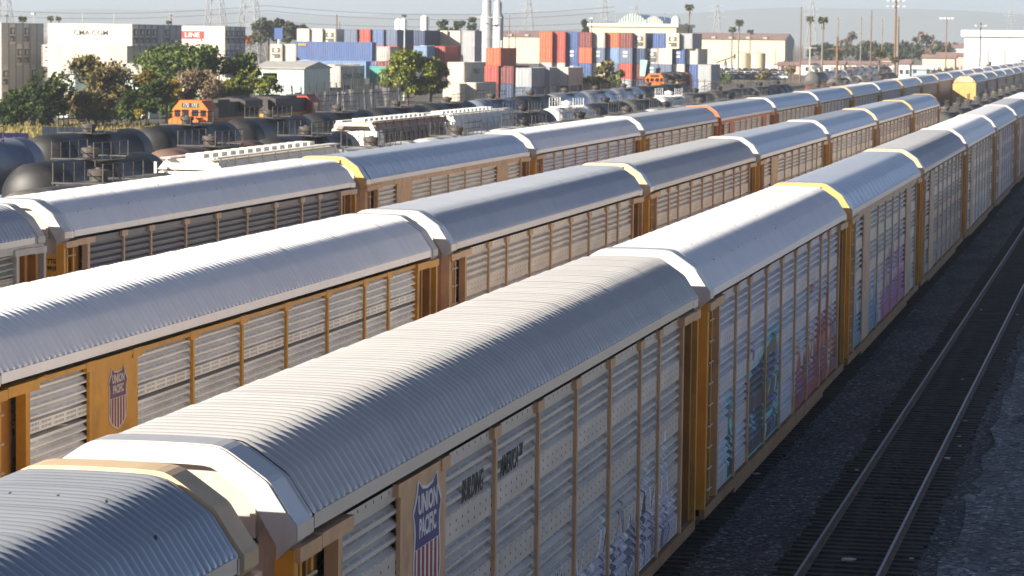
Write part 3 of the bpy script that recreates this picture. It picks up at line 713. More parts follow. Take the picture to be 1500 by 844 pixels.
def tank_bits(L):
    def make():
        c = L/2; d = {}
        d['manway'] = MB().lathe([(.36, 4.20), (.36, 4.48), (.45, 4.50), (.45, 4.70), (.40, 4.74), (.14, 4.76), (.12, 4.82)], 16, 'z', (0, c, 0)).mesh('manway', 40)
        d['walkway'] = MB().box(-1.05, -.62, c-1.9, c+1.9, 4.16, 4.21).box(.62, 1.05, c-1.9, c+1.9, 4.16, 4.21).box(-1.05, 1.05, c-2.4, c-1.92, 4.27, 4.32).box(-1.05, 1.05, c+1.92, c+2.4, 4.27, 4.32).mesh('walkway')
        for s, nm in ((-1, 'a'), (1, 'b')):
            b = MB(); X = 1.02*s; pts = [(X, c-2.3, 4.2), (X, c-2.3, 5.05), (X, c+2.3, 5.05), (X, c+2.3, 4.2)]
            for p, q in zip(pts[:-1], pts[1:]): b.tube([p, q], .028, 5)
            for k in range(1, 4): b.tube([(X, c-2.3+k*1.15, 4.2), (X, c-2.3+k*1.15, 5.05)], .022, 4)
            b.tube([(X, c-2.3, 4.7), (X, c+2.3, 4.7)], .018, 4)
            d['rail'+nm] = b.mesh('handrail')
        d['frame'] = MB().box(-1.2, 1.2, .2, 1.0, .75, 1.15).box(-1.2, 1.2, L-1.0, L-.2, .75, 1.15).box(-.35, .35, -.02, 3.4, .78, 1.08).box(-.35, .35, L-3.4, L+.0, .78, 1.08).prism([(-1.35, 2.3), (1.35, 2.3), (.9, 1.0), (-.9, 1.0)], 'y', 2.2, 2.6).prism([(-1.35, 2.3), (1.35, 2.3), (.9, 1.0), (-.9, 1.0)], 'y', L-2.6, L-2.2).mesh('underframe')
        b = MB()
        for s in (-.24, .24): b.tube([(1.2, c+s, 1.0), (1.62, c+s, 2.6), (1.3, c+s, 3.9), (1.05, c+s, 4.2)], .025, 4)
        for k in range(9): z = 1.2+.33*k; x = 1.25+.9*min(z-1.0, 1.6)*.25; x = min(x, 1.62) if z < 2.8 else 1.62-(z-2.6)*.30; b.tube([(x, c-.24, z), (x, c+.24, z)], .018, 4)
        d['ladder'] = b.mesh('ladder')
        return d
    return cached(('tankbits', L), make)
def tank_car(label, x, j, colour, L=17.7, rail=None, dome=None, full=True, group='tank cars standing in the yard'):
    t = thing('tank_car', label, 'tank car', (x, j, 0), 0, group); d = tank_bits(L); m = TK[colour]
    place('tank_shell', tank_shell_mesh(L), m, t)
    place('manway', d['manway'], dome or DOME, t); place('walkway', d['walkway'], rail or RAILG, t)
    place('handrail', d['raila'], rail or RAILG, t); place('handrail', d['railb'], rail or RAILG, t)
    place('underframe', d['frame'], m if colour != 'silver' else TK['black'], t)
    if full: place('ladder', d['ladder'], rail or RAILG, t); add_trucks(t, (2.2, L-2.2))
    return t
XE, XF, XG, XH = -40.0, -48.0, -60.5, -75.4
HOP = mat('cream_hopper', (.74, .71, .63), .55, 0, .07, 1, (.4, .33, .25), .3)
HOPW = mat('white_hopper', (.78, .77, .73), .55, 0, .06, 1, (.45, .38, .3), .3)
HOPB = mat('hopper_side_shade', (.17, .145, .125), .65, 0, .15, 1, (.12, .07, .05), .5, (1, 1, .3))  # brown-grey puts the shade of the hopper side into the colour, plus dirt
HROOF = mat('rust_roof', (.30, .20, .16), .7, 0, .2, 1, (.5, .47, .42), .5)
def hopper(label, x, j, L, side, end, roof, rail, ribs=True, arch_end=False):
    t = thing('covered_hopper', label, 'hopper car', (x, j, 0), 0, 'covered hopper cars')
    b = MB(); cs = [(-1.50, 1.6), (-1.56, 3.4), (-1.38, 3.98), (1.38, 3.98), (1.56, 3.4), (1.50, 1.6), (.7, .8), (-.7, .8)]
    a0, a1 = 2.0, L-2.0; b.prism(cs, 'y', a0, a1, 0)
    if ribs:
        for k in range(int((L-4)/1.15)): yy = a0+.5+1.15*k; b.box(1.50, 1.62, yy, yy+.09, 1.5, 3.7).box(-1.62, -1.50, yy, yy+.09, 1.5, 3.7)
    else:
        for z in (3.35, 3.62): b.box(1.535, 1.60, a0, a1, z, z+.07)
    build(b, 'hopper_body', side, t)
    for s in (0, 1):
        b = MB()
        y0, y1 = (a0-1.2, a0-.003) if not s else (L-a0+1.2, L-a0+.003)
        b.add([(-1.5, y1, 1.6), (1.5, y1, 1.6), (1.56, y1, 3.4), (-1.56, y1, 3.4), (-1.4, y0, 2.9), (1.4, y0, 2.9), (1.4, y0, 3.9), (-1.4, y0, 3.9), (1.38, y1, 3.97), (-1.38, y1, 3.97)],
              [(0, 1, 5, 4), (4, 5, 6, 7), (1, 2, 8, 6, 5), (0, 4, 7, 9, 3), (6, 8, 9, 7), (0, 3, 9, 8, 2, 1)])
        build(b, 'end_sheet', end, t)
    build(MB().prism([(-1.48, 3.985), (-1.2, 4.30), (-.5, 4.42), (.5, 4.42), (1.2, 4.30), (1.48, 3.985)], 'y', .9, L-.9), 'roof', roof, t)
    hm = cached('hatch', lambda: MB().box(-.40, .40, -.42, .42, 4.43, 4.60).box(-.5, -.401, -.1, .1, 4.43, 4.53).mesh('roof_hatch'))
    n = int((L-3)/1.25)
    for k in range(n): place('roof_hatch', hm, end, t, (0, 1.9+1.25*k, 0))
    build(MB().box(.78, 1.20, .5, L-.5, 4.44, 4.48).box(-1.20, -.78, .5, L-.5, 4.44, 4.48), 'roof_walk', end, t)
    for s in (0, 1):
        b = MB(); Y = .35 if not s else L-.35; d = 1 if not s else -1
        if arch_end:
            b.prism([(-1.5, 1.2), (-1.5, 3.75), (-1.15, 4.38), (1.15, 4.38), (1.5, 3.75), (1.5, 1.2), (1.3, 1.2), (1.3, 3.65), (1.0, 4.2), (-1.0, 4.2), (-1.3, 3.65), (-1.3, 1.2)], 'y', Y, Y+.12*d)
            b.box(-1.28, 1.28, Y+.5*d, Y+.56*d, 1.3, 3.9)
        else:
            for xx in (-1.4, -.5, .5, 1.4): b.box(xx-.05, xx+.05, Y, Y+.1*d, 1.0, 3.95 if abs(xx) < 1 else 4.3)
            for zz in (1.0, 2.1, 3.0): b.box(-1.44, 1.44, Y-.002*d, Y+.08*d, zz, zz+.07)
            for xx in (-1.4, 1.4): b.tube([(xx, Y, 3.0), (xx, Y+1.6*d, 4.4)], .035, 5)
        build(b, 'end_frame', end, t)
    b = MB()
    for k in range(int(L/2)): b.tube([(1.55, 1+2*k, 3.5), (1.28, 1.2+2*k, 4.44)], .03, 4)
    b.tube([(1.3, .6, 4.46), (1.3, L-.6, 4.46)], .03, 4); build(b, 'side_brace', rail, t)
    build(MB().box(-1.4, 1.4, .2, L-.2, .95, 1.18).box(-.3, .3, -.02, L+.0, .7, .94), 'underframe', side, t)
    add_trucks(t, (2.2, L-2.2)); t.scale = (1, 1, 1.07); return t
# row behind the far autoracks
WR = mat('white_handrail', (.75, .74, .70), .5)
tank_car('dusty grey tank car with brown manway and long railings behind the white-roofed far autorack', XE, 97.5, 'grey', 18.6)
hopper('cream covered hopper with white hatches, behind the white-roofed far autorack', XE, 117.0, 20.6, HOP, HOP, HOP, HOP, False)
EW = [('pale', 'pale tank car with brown manway behind the yellow-hooded far autorack'), ('pale', 'second pale tank car behind the yellow-hooded far autorack, grey manway'),
      ('pale', 'pale tank car with a dark tub manway, in front of the white hopper'), ('grey', 'grey tank car with round manway behind the fourth far autorack'), ('grey', 'grey tank car left of the white-railed tank, near row'),
      ('pale', 'pale tank car behind the fifth far autorack'), ('grey', 'grey tank car behind the orange-framed autorack'), ('grey', 'dull grey tank car just past the orange-framed autorack'), ('grey', 'last grey tank car before the gap in the near tank row')]
for k, (c_, l_) in enumerate(EW): tank_car(l_, XE, 138.0+19.3*k, c_, 19.4, dome=DOME if k in (0, 1, 4, 6) else TK['black'], full=k < 4)
for k in range(6): tank_car('dark tank car of the short string with its round end showing, %s in line' % ORD[k], XE, 352+18*k, ('grey', 'black', 'black')[k % 3], 17.9, full=False)
for k in range(5): tank_car('far black tank car of the string left of the white warehouse, %s in line' % ORD[k], XE, 556+18*k, ('grey', 'black', 'black', 'black', 'pale')[k], 17.9, full=False)
# middle tank row
for k, (c_, l_) in enumerate([('black', 'black tank car with sunlit round end and railings at the left edge'), ('brown', 'brown dusty tank car with a rusty manway, behind the cream hopper'), ('black', 'black tank car with a round end in front of the white-ended hopper')]):
    tank_car(l_, XF, 118.2+17.75*k, c_, 17.7)
hopper('covered hopper with white end frame, sides coloured as in shade and rust-red roof', XF, 172.6, 20.4, HOPB, HOPW, HROOF, HOPB, True, True)
hopper('white ribbed covered hopper with white hatches, behind the rust-roofed one', XF, 193.1, 20.4, HOPW, HOPW, HOPW, HOPW, True)
FW = [('grey', None, 'grey tank car with black manway coupled to the white hopper'), ('white', WR, 'white tank car with white railings, nearer of the two white ones'), ('black', None, 'black tank car just past the nearer white tank'),
      ('grey', None, 'grey tank car between the two white tanks'), ('white', WR, 'white tank car with white railings, farther of the two white ones'), ('grey', None, 'grey tank car just past the farther white tank'),
      ('grey', None, 'grey tank car second past the farther white tank'), ('black', None, 'black tank car third past the farther white tank'), ('grey', None, 'grey tank car fourth past the farther white tank'), ('black', None, 'last tank car of the row before the red gondola')]
for k, (c_, r_, l_) in enumerate(FW): tank_car(l_, XF, 213.8+18*k, c_, 17.9, rail=r_, dome=WR if r_ else TK['black'], full=k < 3)
for k in range(6): tank_car('tank car in the distant string behind the red gondola, %s in line' % ORD[k], XF, 456+18*k, ('grey', 'pale', 'pale', 'silver', 'grey', 'black')[k], 17.9, full=False)
# back tank row
GW = [('blue', 'bluish grey tank car, cut by the left edge'), ('black', 'black tank car beside the purple banner'), ('black', 'black tank car right below the dark cypress and fence panels'), ('black', 'black tank car just below the orange cab'), ('black', 'black tank car below the second locomotive'),
      ('black', 'black tank car below the leaning fence posts'), ('black', 'black tank car below the big green tree'), ('blue', 'banded blue and black tank car right of the green tree'), ('black', 'black tank car between blue and bare steel tanks'),
      ('silver', 'bare steel tank car, nearest of the three shiny ones'), ('silver', 'bare steel tank car, middle of the three shiny ones'), ('silver', 'bare steel tank car, farthest of the three shiny ones'), ('black', 'black tank car past the shiny ones'), ('black', 'black tank car below the small orange locomotive, at the end of its row')]
for k, (c_, l_) in enumerate(GW): tank_car(l_, XG, 133.2+17.8*k, c_, 17.7, full=k < 8)
for k in range(9): tank_car('distant tank car of the farthest string, %s behind the round grey end' % ORD[k] if k else 'distant tank car with a round grey end facing us above the red gondola', XG, 536+18*k, ('grey', 'silver', 'silver', 'pale', 'silver', 'silver', 'silver', 'black', 'black')[k], 17.9, full=False)
# low grey cars past the last middle-row autorack
for k in range(9):
    tc_ = tank_car(('grey tank car with tall railings just past the last middle-row autorack' if k == 0 else 'grey tank car in front of the yellow-ended train, %s past the first' % ORD[k-1]), XB, 257+17.8*k, 'grey', 17.7, full=k < 3, dome=TK['grey']); tc_.scale = (1, 1, .9)
for X_, l_ in ((XE, 'track under the nearest tank cars'), (XF, 'track under the second row of tank cars'), (XG, 'track under the back row of tank cars'), (XH, 'track under the orange locomotives')):
    track(l_, X_, 60, 720)
# red gondola
t = thing('gondola_car', 'low red gondola car with an open top among the distant tank cars', 'gondola', (XF, 431, 0))
REDP = mat('red_oxide_paint', (.32, .055, .035), .65, 0, .15, 1)
b = MB().box(-1.5, -1.42, .4, 19, 1.1, 3.3).box(1.42, 1.5, .4, 19, 1.1, 3.3).box(-1.42, 1.42, .4, .5, 1.1, 3.3).box(-1.42, 1.42, 18.9, 19, 1.1, 3.3).box(-1.42, 1.42, .5, 18.9, 1.0, 1.15)
build(b, 'gondola_body', REDP, t); b = MB()
for k in range(14): b.box(1.502, 1.6, .6+1.4*k, .75+1.4*k, 1.1, 3.2)
build(b, 'side_ribs', REDP, t); build(MB().box(-1.62, 1.62, .3, 19.1, 3.302, 3.46).box(-1.35, 1.35, .55, 18.85, 3.462, 3.463), 'top_rim', mat('rim_dark_red', (.16, .035, .03), .7), t); add_trucks(t, (2.4, 17))

LORG = mat('locomotive_orange', (.72, .155, .012), .5, 0, .08, 1.2, (.3, .08, .02), .3)
LRUS = mat('locomotive_red', (.42, .06, .03), .5, 0, .1, 1.2)
LTOP = mat('locomotive_dark_top', (.05, .042, .038), .6, 0, .25, 1.2, (.12, .09, .07), .4)
LYEL = mat('locomotive_yellow', (.62, .30, .03), .5)
GLASS = mat('dark_glass', (.012, .014, .017), .12, 0, .1, 1, spec=.6)
def loco(label, x, j, flip, face, boards=None, L=19.6, stripe=LYEL, deckm=None):
    t = thing('locomotive', label, 'locomotive', (x, j if not flip else j+L, 0), math.pi if flip else 0, 'diesel locomotives on the back track')
    build(MB().box(-1.5, 1.5, .3, L-.3, 1.35, 1.62).box(-1.15, 1.15, 7, 12.6, .45, 1.347), 'frame', LTOP, t)
    build(MB().prism([(-1.25, 1.63), (1.25, 1.63), (1.25, 3.15), (1.0, 3.33), (-1.0, 3.33), (-1.25, 3.15)], 'y', 1.3, 3.0), 'nose', face, t)
    cs = [(-1.5, 1.63), (1.5, 1.63), (1.5, 4.0), (.95, 4.62), (-.95, 4.62), (-1.5, 4.0)]
    cab = build(MB().prism(cs, 'y', 3.003, 5.8), 'cab', face, t)
    build(MB().box(-.98, .98, 3.0, 5.9, 4.625, 4.70), 'cab_roof', face if not flip else LTOP, cab)
    for sx in (-1, 1):
        build(MB().box(sx*.12, sx*.70, 2.985, 3.0, 3.42, 3.98).box(sx*.85, sx*1.35, 2.985, 3.0, 3.42, 3.95), 'windshield', GLASS, cab)
        build(MB().box(sx*1.502, sx*1.515, 3.9, 4.6, 3.2, 3.95).box(sx*1.502, sx*1.515, 4.75, 5.4, 3.2, 3.95), 'side_window', GLASS, cab)
        nb = build(MB().box(sx*.35-.36, sx*.35+.36, 2.975, 3.0, 4.13, 4.50), 'number_board', BLACK, cab)
        if boards: place('lettering', text_mesh(boards, .36, .95, .0), LWHITE, nb, (sx*.35, 2.97, 4.315), FRONT_ROT)
    build(MB().lathe([(.13, 1.275), (.13, 1.31)], 10, 'y', (-.14, 0, 2.2)).lathe([(.13, 1.275), (.13, 1.31)], 10, 'y', (.14, 0, 2.2)).box(-.16, .16, 1.28, 1.30, 1.9, 2.02), 'headlight', LWHITE, t)
    h = build(MB().box(-.92, .92, 5.803, L-1.0, 3.20, 4.45), 'hood', LTOP, t)
    build(MB().box(-.93, .93, 5.803, L-.99, 1.63, 2.95), 'lower_hood', face, t); build(MB().box(-.945, .945, 5.803, L-.985, 2.951, 3.199), 'stripe', stripe, t)
    for sx in (-1, 1):
        for k in range(4): build(MB().box(sx*.921, sx*.95, 6.6+2.8*k, 8.4+2.8*k, 3.4, 4.2), 'grille', BLACK, h)
    build(MB().prism([(-.93, 3.5), (-1.45, 3.9), (-1.45, 4.5), (-.8, 4.72), (.8, 4.72), (1.45, 4.5), (1.45, 3.9), (.93, 3.5)], 'y', L-6.5, L-1.6), 'radiator', LTOP, t)
    build(MB().box(-.7, .7, 8.0, 11.2, 4.452, 4.66), 'exhaust_cover', LTOP, t)
    for k in range(3): build(MB().lathe([(.62, 4.722), (.62, 4.80), (.5, 4.82)], 14, 'z', (0, L-2.5-1.55*k, 0)), 'roof_fan', BLACK, t)
    for sx in (-1, 1):
        b = MB(); b.tube([(sx*1.44, 5.9, 2.6), (sx*1.44, L-.6, 2.6)], .03, 5)
        for k in range(9): b.tube([(sx*1.44, 5.9+1.6*k, 1.6), (sx*1.44, 5.9+1.6*k, 2.6)], .028, 4)
        build(b, 'handrail', LORG if not flip else RAILG, t)
    b = MB()
    for xx in (-1.4, -.7, .7, 1.4): b.tube([(xx, .35, 1.6), (xx, .35, 2.7)], .03, 5)
    b.tube([(-1.4, .35, 2.7), (1.4, .35, 2.7)], .03, 5); build(b, 'front_rail', LWHITE, t)
    build(MB().box(-1.45, 1.45, .1, .29, .5, 1.6).box(-.25, .25, -.25, .099, .7, 1.0), 'pilot', LTOP, t)
    build(MB().box(-1.42, 1.42, L-.95, L-.6, 1.625, 2.6), 'rear_platform', face, t)
    add_trucks(t, (3.2, L-3.2)); return t
loco('bright orange locomotive with black number boards facing us', XH, 219.2, False, LORG, '172')
loco('second locomotive with dark top and orange band, its red cab at the far end', XH, 239.4, True, LRUS, None, 18.5)
loco('distant orange locomotive with pale windshields below the blue container stack', XH, 446, False, LORG, None, 19)
loco('distant dark and red locomotive coupled behind the far orange one', XH, 465.6, True, LRUS, None, 16)
# ---------------------------------------------------------------- shipping containers
def cmat(n, c, var=.08, dirt=(.16, .09, .06), amt=.3): return mat('container_'+n, c, .55, 0, var, .7, dirt, amt, (1, 1, .4), dscale=.6)
CM = {'white': cmat('white', (.62, .57, .47), .06, (.42, .27, .13), .5), 'dirty': cmat('dirty_white', (.46, .45, .43), .2, (.13, .10, .085), .8), 'cream': cmat('cream', (.72, .63, .47), .06, (.45, .3, .16), .4),
      'red': cmat('red', (.38, .055, .04)), 'orange': cmat('orange_red', (.50, .105, .035)), 'maroon': cmat('maroon', (.17, .032, .032)), 'blue': cmat('blue', (.035, .085, .26)), 'navy': cmat('navy', (.022, .045, .12)),
      'slate': cmat('slate_blue', (.10, .14, .22)), 'sky': cmat('light_blue', (.16, .27, .45)), 'grey': cmat('grey', (.36, .38, .40)), 'teal': cmat('teal', (.10, .36, .30)), 'mint': cmat('pale_green', (.55, .66, .60), .05), 'purple': cmat('violet_blue', (.085, .14, .30))}
FRM = mat('rust_stained_frame', (.30, .25, .21), .7, 0, .3, 1.5, (.16, .08, .05), .7)
UNIT = mat('reefer_machinery', (.10, .10, .105), .6, 0, .4, 3); STEEL = mat('lock_rod_steel', (.45, .45, .44), .5, .5); PATCH = mat('pale_patch', (.66, .66, .64), .6)
def cont_body(L, W, H, reefer):
    def make():
        b = MB()
        for (x, y) in ((0, 0), (W-.14, 0), (0, L-.14), (W-.14, L-.14)): b.box(x, x+.14, y, y+.14, 0, H, 1)
        for z in (.003, H-.12): b.box(.142, W-.142, .01, .12, z, z+.115).box(.142, W-.142, L-.12, L-.01, z, z+.115).box(.01, .12, .142, L-.142, z, z+.115).box(W-.12, W-.01, .142, L-.142, z, z+.115)
        b.box(.13, W-.13, .13, L-.13, H-.07, H-.03).box(.13, W-.13, .13, L-.13, .02, .10)
        def wall(p0, p1, nrm):        # ribbed sheet between two corners
            p0, p1 = Vector(p0), Vector(p1); n = int((p1-p0).length/.28); nrm = Vector(nrm); vs = []; fs = []; d = .0 if reefer else .045
            P = []
            for k in range(n):
                for f_, o_ in ((0, 0), (.3, 0), (.5, 1), (.8, 1)): P.append(p0 + (p1-p0)*((k+f_)/n) - nrm*d*o_)
            P.append(p1)
            for q in P: vs += [(q.x, q.y, .11), (q.x, q.y, H-.11)]
            for k in range(len(P)-1): fs.append((2*k, 2*k+2, 2*k+3, 2*k+1))
            b.add(vs, fs)
        wall((.03, .14, 0), (.03, L-.14, 0), (-1, 0, 0)); wall((W-.03, .14, 0), (W-.03, L-.14, 0), (1, 0, 0)); wall((.14, L-.03, 0), (W-.14, L-.03, 0), (0, 1, 0))
        wall((.14, .05, 0), (W-.14, .05, 0), (0, -1, 0))
        return b.mesh('container_shell')
    return cached(('cont', L, W, H, reefer), make)
def door_leaf(W, H):
    def make():
        w2 = W/2-.16; b = MB().box(0, w2-.01, -.02, .045, .13, H-.13)
        for z in (.6, 1.25, 1.9): b.box(.08, w2-.1, -.035, -.0205, z, z+.28)
        return b.mesh('door')
    return cached(('door', W, H), make)
def rods(W, H):
    def make():
        w2 = W/2-.16; b = MB()
        for x in (.28*w2, .72*w2): b.box(x-.02, x+.02, -.075, -.04, .1, H-.1)
        return b.mesh('lock_rods')
    return cached(('rods', W, H), make)
def reefer_end(W, H):
    def make():
        b = MB().box(.2, W-.2, -.015, .045, .15, H-.15, 0)
        b.box(.42, W-.42, -.07, -.0155, .35, 1.15, 1).box(.42, W-.42, -.05, -.0155, 1.35, 2.25, 1).lathe([(.36, 0), (.36, .05), (.30, .06)], 14, 'y', (W/2, -.115, 1.8), 0).box(.5, .9, -.085, -.071, .45, .8, 0)
        return b.mesh('refrigeration_unit')
    return cached(('reefer', W, H), make)
def container(x, y, z, c, label, group, L=12.19, H=2.90, ori='y', end='door', sideL=None, W=2.44):
    """ori 'y': doors towards -y, x is the left edge. ori 'x': the long side faces -y and the end doors face +x; x is the right end."""
    t = thing('shipping_container', label, 'container', (x, y, z), 0 if ori == 'y' else R(90), group)
    place('container_shell', cont_body(L, W, H, end == 'reefer'), [CM[c], FRM if c in ('dirty', 'white') else CM[c]], t)
    dy = 0.0
    e = bpy.data.objects
    if end == 'door':
        for k in (0, 1):
            d = place('door', door_leaf(W, H), CM[c], t, (.15+k*(W/2-.15), -.0, 0)); place('lock_rods', rods(W, H), STEEL, d)
    elif end == 'reefer':
        place('refrigeration_unit', reefer_end(W, H), [CM[c], UNIT], t)
    return t
# For ori 'x' the end at local y=0 faces -y; rotated +90 deg it would face +x: local (x,y) -> (-y, x).
FLOORZ = GZ
GL, GR, GM = 'stacked refrigerated containers behind the trees', 'containers in the mixed colour stack', 'containers in the middle of the yard'
TIER = ['ground tier', 'second tier', 'third tier', 'top tier']
def reefer_stack(xr, y0, n, tiers, where, shift=0, seed=1):
    rr = random.Random(seed); out = {}
    for tz in range(tiers):
        for k in range(n):
            e = 'reefer' if rr.random() < .55 else 'door'
            c = 'white' if k == 0 else ('dirty' if rr.random() < .8 else 'white')
            lab = '%s container with %s, %s, %s from the front of %s' % ('white' if k == 0 else 'grimy white', 'cooling unit' if e == 'reefer' else 'barred doors', TIER[tz], ORD[k], where)
            out[tz, k] = container(xr - (shift if tz == tiers-2 else 0), y0+2.54*k, FLOORZ+2.9*tz, c, lab, GL, ori='x', end=e)
    return out
s1 = reefer_stack(-150.4, 364.6, 6, 4, 'leftmost stack', 0, 3)
s2 = reefer_stack(-132.4, 366.2, 8, 4, 'middle stack', .75, 5)
s3 = reefer_stack(-136.3, 418.0, 4, 4, 'right stack', 0, 8)
# lettering on the long white sides
def front_text(x, y, z, s, size, sx, m, par, bold=.0):
    o = place('lettering', text_mesh(s, size, sx, bold), m, None, (0, 0, 0)); o.parent = par
    o.matrix_world = Matrix.Translation((x, y, z)) @ Matrix.Rotation(R(90), 4, 'X')
    inv = Matrix.Translation(par.location) @ Matrix.Rotation(par.rotation_euler.z, 4, 'Z')
    o.matrix_parent_inverse = Matrix.Identity(4); o.matrix_basis = inv.inverted() @ o.matrix_world
    return o
GREYINK = mat('grey_lettering', (.10, .10, .11), .6); BLUEINK = mat('blue_lettering', (.03, .05, .22), .6); REDP2 = mat('sign_bright_red', (.55, .045, .045), .5)
def front_box(par, x0, x1, y0, y1, z0, z1, m, name):
    inv = (Matrix.Translation(par.location) @ Matrix.Rotation(par.rotation_euler.z, 4, 'Z')).inverted()
    o = build(MB().box(x0, x1, y0, y1, z0, z1), name, m, par); o.matrix_basis = inv; return o
front_text(-138.3, 366.17, 10.05, 'CMA CGM', .95, 1.12, GREYINK, s2[3, 0], .004)
def arc(par, xc, zc, w, h, m, y):
    inv = (Matrix.Translation(par.location) @ Matrix.Rotation(par.rotation_euler.z, 4, 'Z')).inverted()
    pts = [(xc-w/2+w*k/8, zc+h*(k/8)**2) for k in range(9)]; b = MB()
    P = pts + [(a, c-.09*math.sin(math.pi*i/8)-.02) for i, (a, c) in list(enumerate(pts))[::-1]]
    b.prism(P, 'y', y-.02, y); o = build(b, 'swoosh', m, par); o.matrix_basis = inv
arc(s2[3, 0], -139.2, 10.72, .95, .30, GREYINK, 366.22); arc(s2[3, 0], -137.6, 9.12, 1.0, .30, GREYINK, 366.22)
front_box(s3[3, 0], -143.5, -139.7, 417.96, 418.03, 9.35, 10.5, REDP2, 'red_sign'); front_text(-141.55, 417.95, 9.9, 'LINE', 1.0, 1.2, LWHITE, s3[3, 0], .006)
front_box(s2[2, 0], -144.85, -144.5, 366.16, 366.23, 7.95, 8.15, BLUEINK, 'blue_mark'); front_box(s2[2, 0], -144.85, -144.5, 366.16, 366.23, 6.2, 6.35, BLUEINK, 'blue_mark')
front_text(-144.67, 366.15, 7.5, 'H', .5, 1, REDP2, s2[2, 0]); front_text(-144.67, 366.15, 6.75, '2', .5, 1, REDP2, s2[2, 0])
# mixed colour stack, doors facing us: (pixel x left, tier, colour, end)
def column(px0, tier, c, z, lab, group, end='door', L=12.19, px1=None, top=11.75, H=2.9):
    p = at(px0, 80, z); zz = FLOORZ + 2.9*tier
    return container(p.x, p.y, zz, c, lab, group, L=L, end=end, H=H)
CN = {'orange': 'orange-red', 'red': 'red', 'blue': 'blue', 'maroon': 'maroon', 'white': 'white', 'navy': 'dark blue', 'slate': 'slate blue', 'sky': 'light blue', 'cream': 'cream', 'grey': 'grey', 'dirty': 'grimy white', 'teal': 'teal', 'mint': 'pale green', 'purple': 'violet-blue'}
ROWS = {3: [('orange', 790), ('red', 809.3), ('blue', 828.6), ('maroon', 847.9), ('dirty', 867.2), ('orange', 888), ('maroon', 907.3), ('white', 926.6), ('blue', 956), ('cream', 975.5), ('grey', 994.8)],
        2: [('orange', 790), ('red', 809.3), ('blue', 828.6), ('orange', 847.9), ('slate', 867.2), ('sky', 888), ('slate', 907.3), ('navy', 926.6), ('dirty', 945.9), ('cream', 965.2), ('blue', 984.5), ('white', 1003.8)],
        1: [('white', 790), ('white', 809.3), ('blue', 828.6), ('blue', 847.9), ('cream', 867.2), ('slate', 888), ('red', 907.3), ('maroon', 926.6), ('slate', 945.9), ('slate', 965.2), ('white', 984.5), ('blue', 1003.8), ('grey', 1023)],
        0: [('grey', 790), ('maroon', 809.3), ('navy', 828.6), ('blue', 847.9), ('red', 867.2), ('slate', 888), ('grey', 907.3), ('navy', 926.6), ('maroon', 945.9), ('grey', 965.2), ('slate', 984.5), ('blue', 1003.8), ('grey', 1023)]}
for tz, lst in ROWS.items():
    for i, (c, px) in enumerate(lst):
        e = 'reefer' if (tz, i) in ((3, 7), (3, 9), (2, 8)) else 'door'
        t = column(px, tz, c, 540 + (i % 3)*.5, '%s container in the mixed stack, %s, %s from its left end' % (CN[c], TIER[tz], ORD[i]), GR, e)
        if c in ('blue', 'slate', 'sky') and i % 2 == 0 and tz in (1, 2):
            place('pale_patch', cached('patch', lambda: MB().box(.7, 1.5, -.085, -.08, 1.9, 2.3).box(.7, 1.5, -.085, -.08, 1.2, 1.6).mesh('pale_patch')), PATCH, t)
# behind it a second row so that the stack has depth
MIDX = [  # px, z, tier, colour, end, length
    (395, 526, 2, 'white', 'reefer', 12.19, 'white container with a cooling unit, left end of the low white row'), (415, 526, 2, 'white', 'door', 12.19, 'white container second in the low white row'), (434.5, 526, 2, 'white', 'door', 12.19, 'white container third in the low white row'),
    (434.5, 530, 3, 'white', 'door', 12.19, 'white container above the low white row, left of two'), (454, 530, 3, 'white', 'door', 12.19, 'white container above the low white row, middle'), (473.5, 530, 3, 'white', 'reefer', 12.19, 'white container with cooling unit above the blue long box'),
    (504, 526, 3, 'slate', 'door', 12.19, 'slate blue container left of the red one in the top row'), (523.5, 526, 3, 'red', 'door', 12.19, 'red container between slate blue and blue in the top row'), (543, 526, 3, 'purple', 'door', 12.19, 'bright blue container right of the red one in the top row'), (562.5, 526, 3, 'slate', 'door', 12.19, 'slate blue container at the right end of the coloured top row'),
    (543, 526, 2, 'red', 'door', 12.19, 'red container under the bright blue one'), (562.5, 526, 2, 'red', 'door', 12.19, 'red container under the right slate blue one, dark side showing'),
    (604, 548, 3, 'navy', 'door', 12.19, 'dark blue container beside the green lamp post'), (606, 520, 2, 'sky', 'door', 6.06, 'short light blue container right of the green lamp post'), (614, 526, 2, 'red', 'door', 12.19, 'red container left of two above the green tree'), (633, 526, 2, 'red', 'door', 12.19, 'red container right of two above the green tree'),
    (504, 530, 2, 'navy', 'door', 12.19, 'navy container under the slate blue one'), (523.5, 530, 2, 'maroon', 'door', 12.19, 'maroon container under the red one in the coloured rows'),
    (618, 560, 3, 'cream', 'door', 6.06, 'cream container behind the dark blue one, upper row'), (637, 560, 3, 'cream', 'door', 12.19, 'cream container at the right end of the upper cream row'), (656, 560, 3, 'cream', 'door', 12.19, 'cream container next to the tall grey pair'),
    (676, 528, 3, 'grey', None, 6.06, 'grey container, upper of the tall grey pair'), (676, 528, 2, 'grey', None, 6.06, 'grey container, lower of the tall grey pair'), (550, 470, 2, 'dirty', None, 6.06, 'small pale container at the end of the long blue one'),
    (712, 470, 2, 'orange', 'door', 12.19, 'orange-red container topmost beside the silo tower'), (709, 470, 1, 'red', 'door', 12.19, 'red container under the orange-red one beside the tower'), (731, 470, 1, 'maroon', 'door', 12.19, 'maroon container right of the red one below the tower'),
    (756, 440, 1, 'grey', 'door', 12.19, 'grey container right of the maroon ones'), (783, 450, 1, 'grey', 'door', 12.19, 'grey container left of the small white end in the low row'), (811, 455, 1, 'white', 'door', 12.19, 'white container end just left of the mixed stack')]
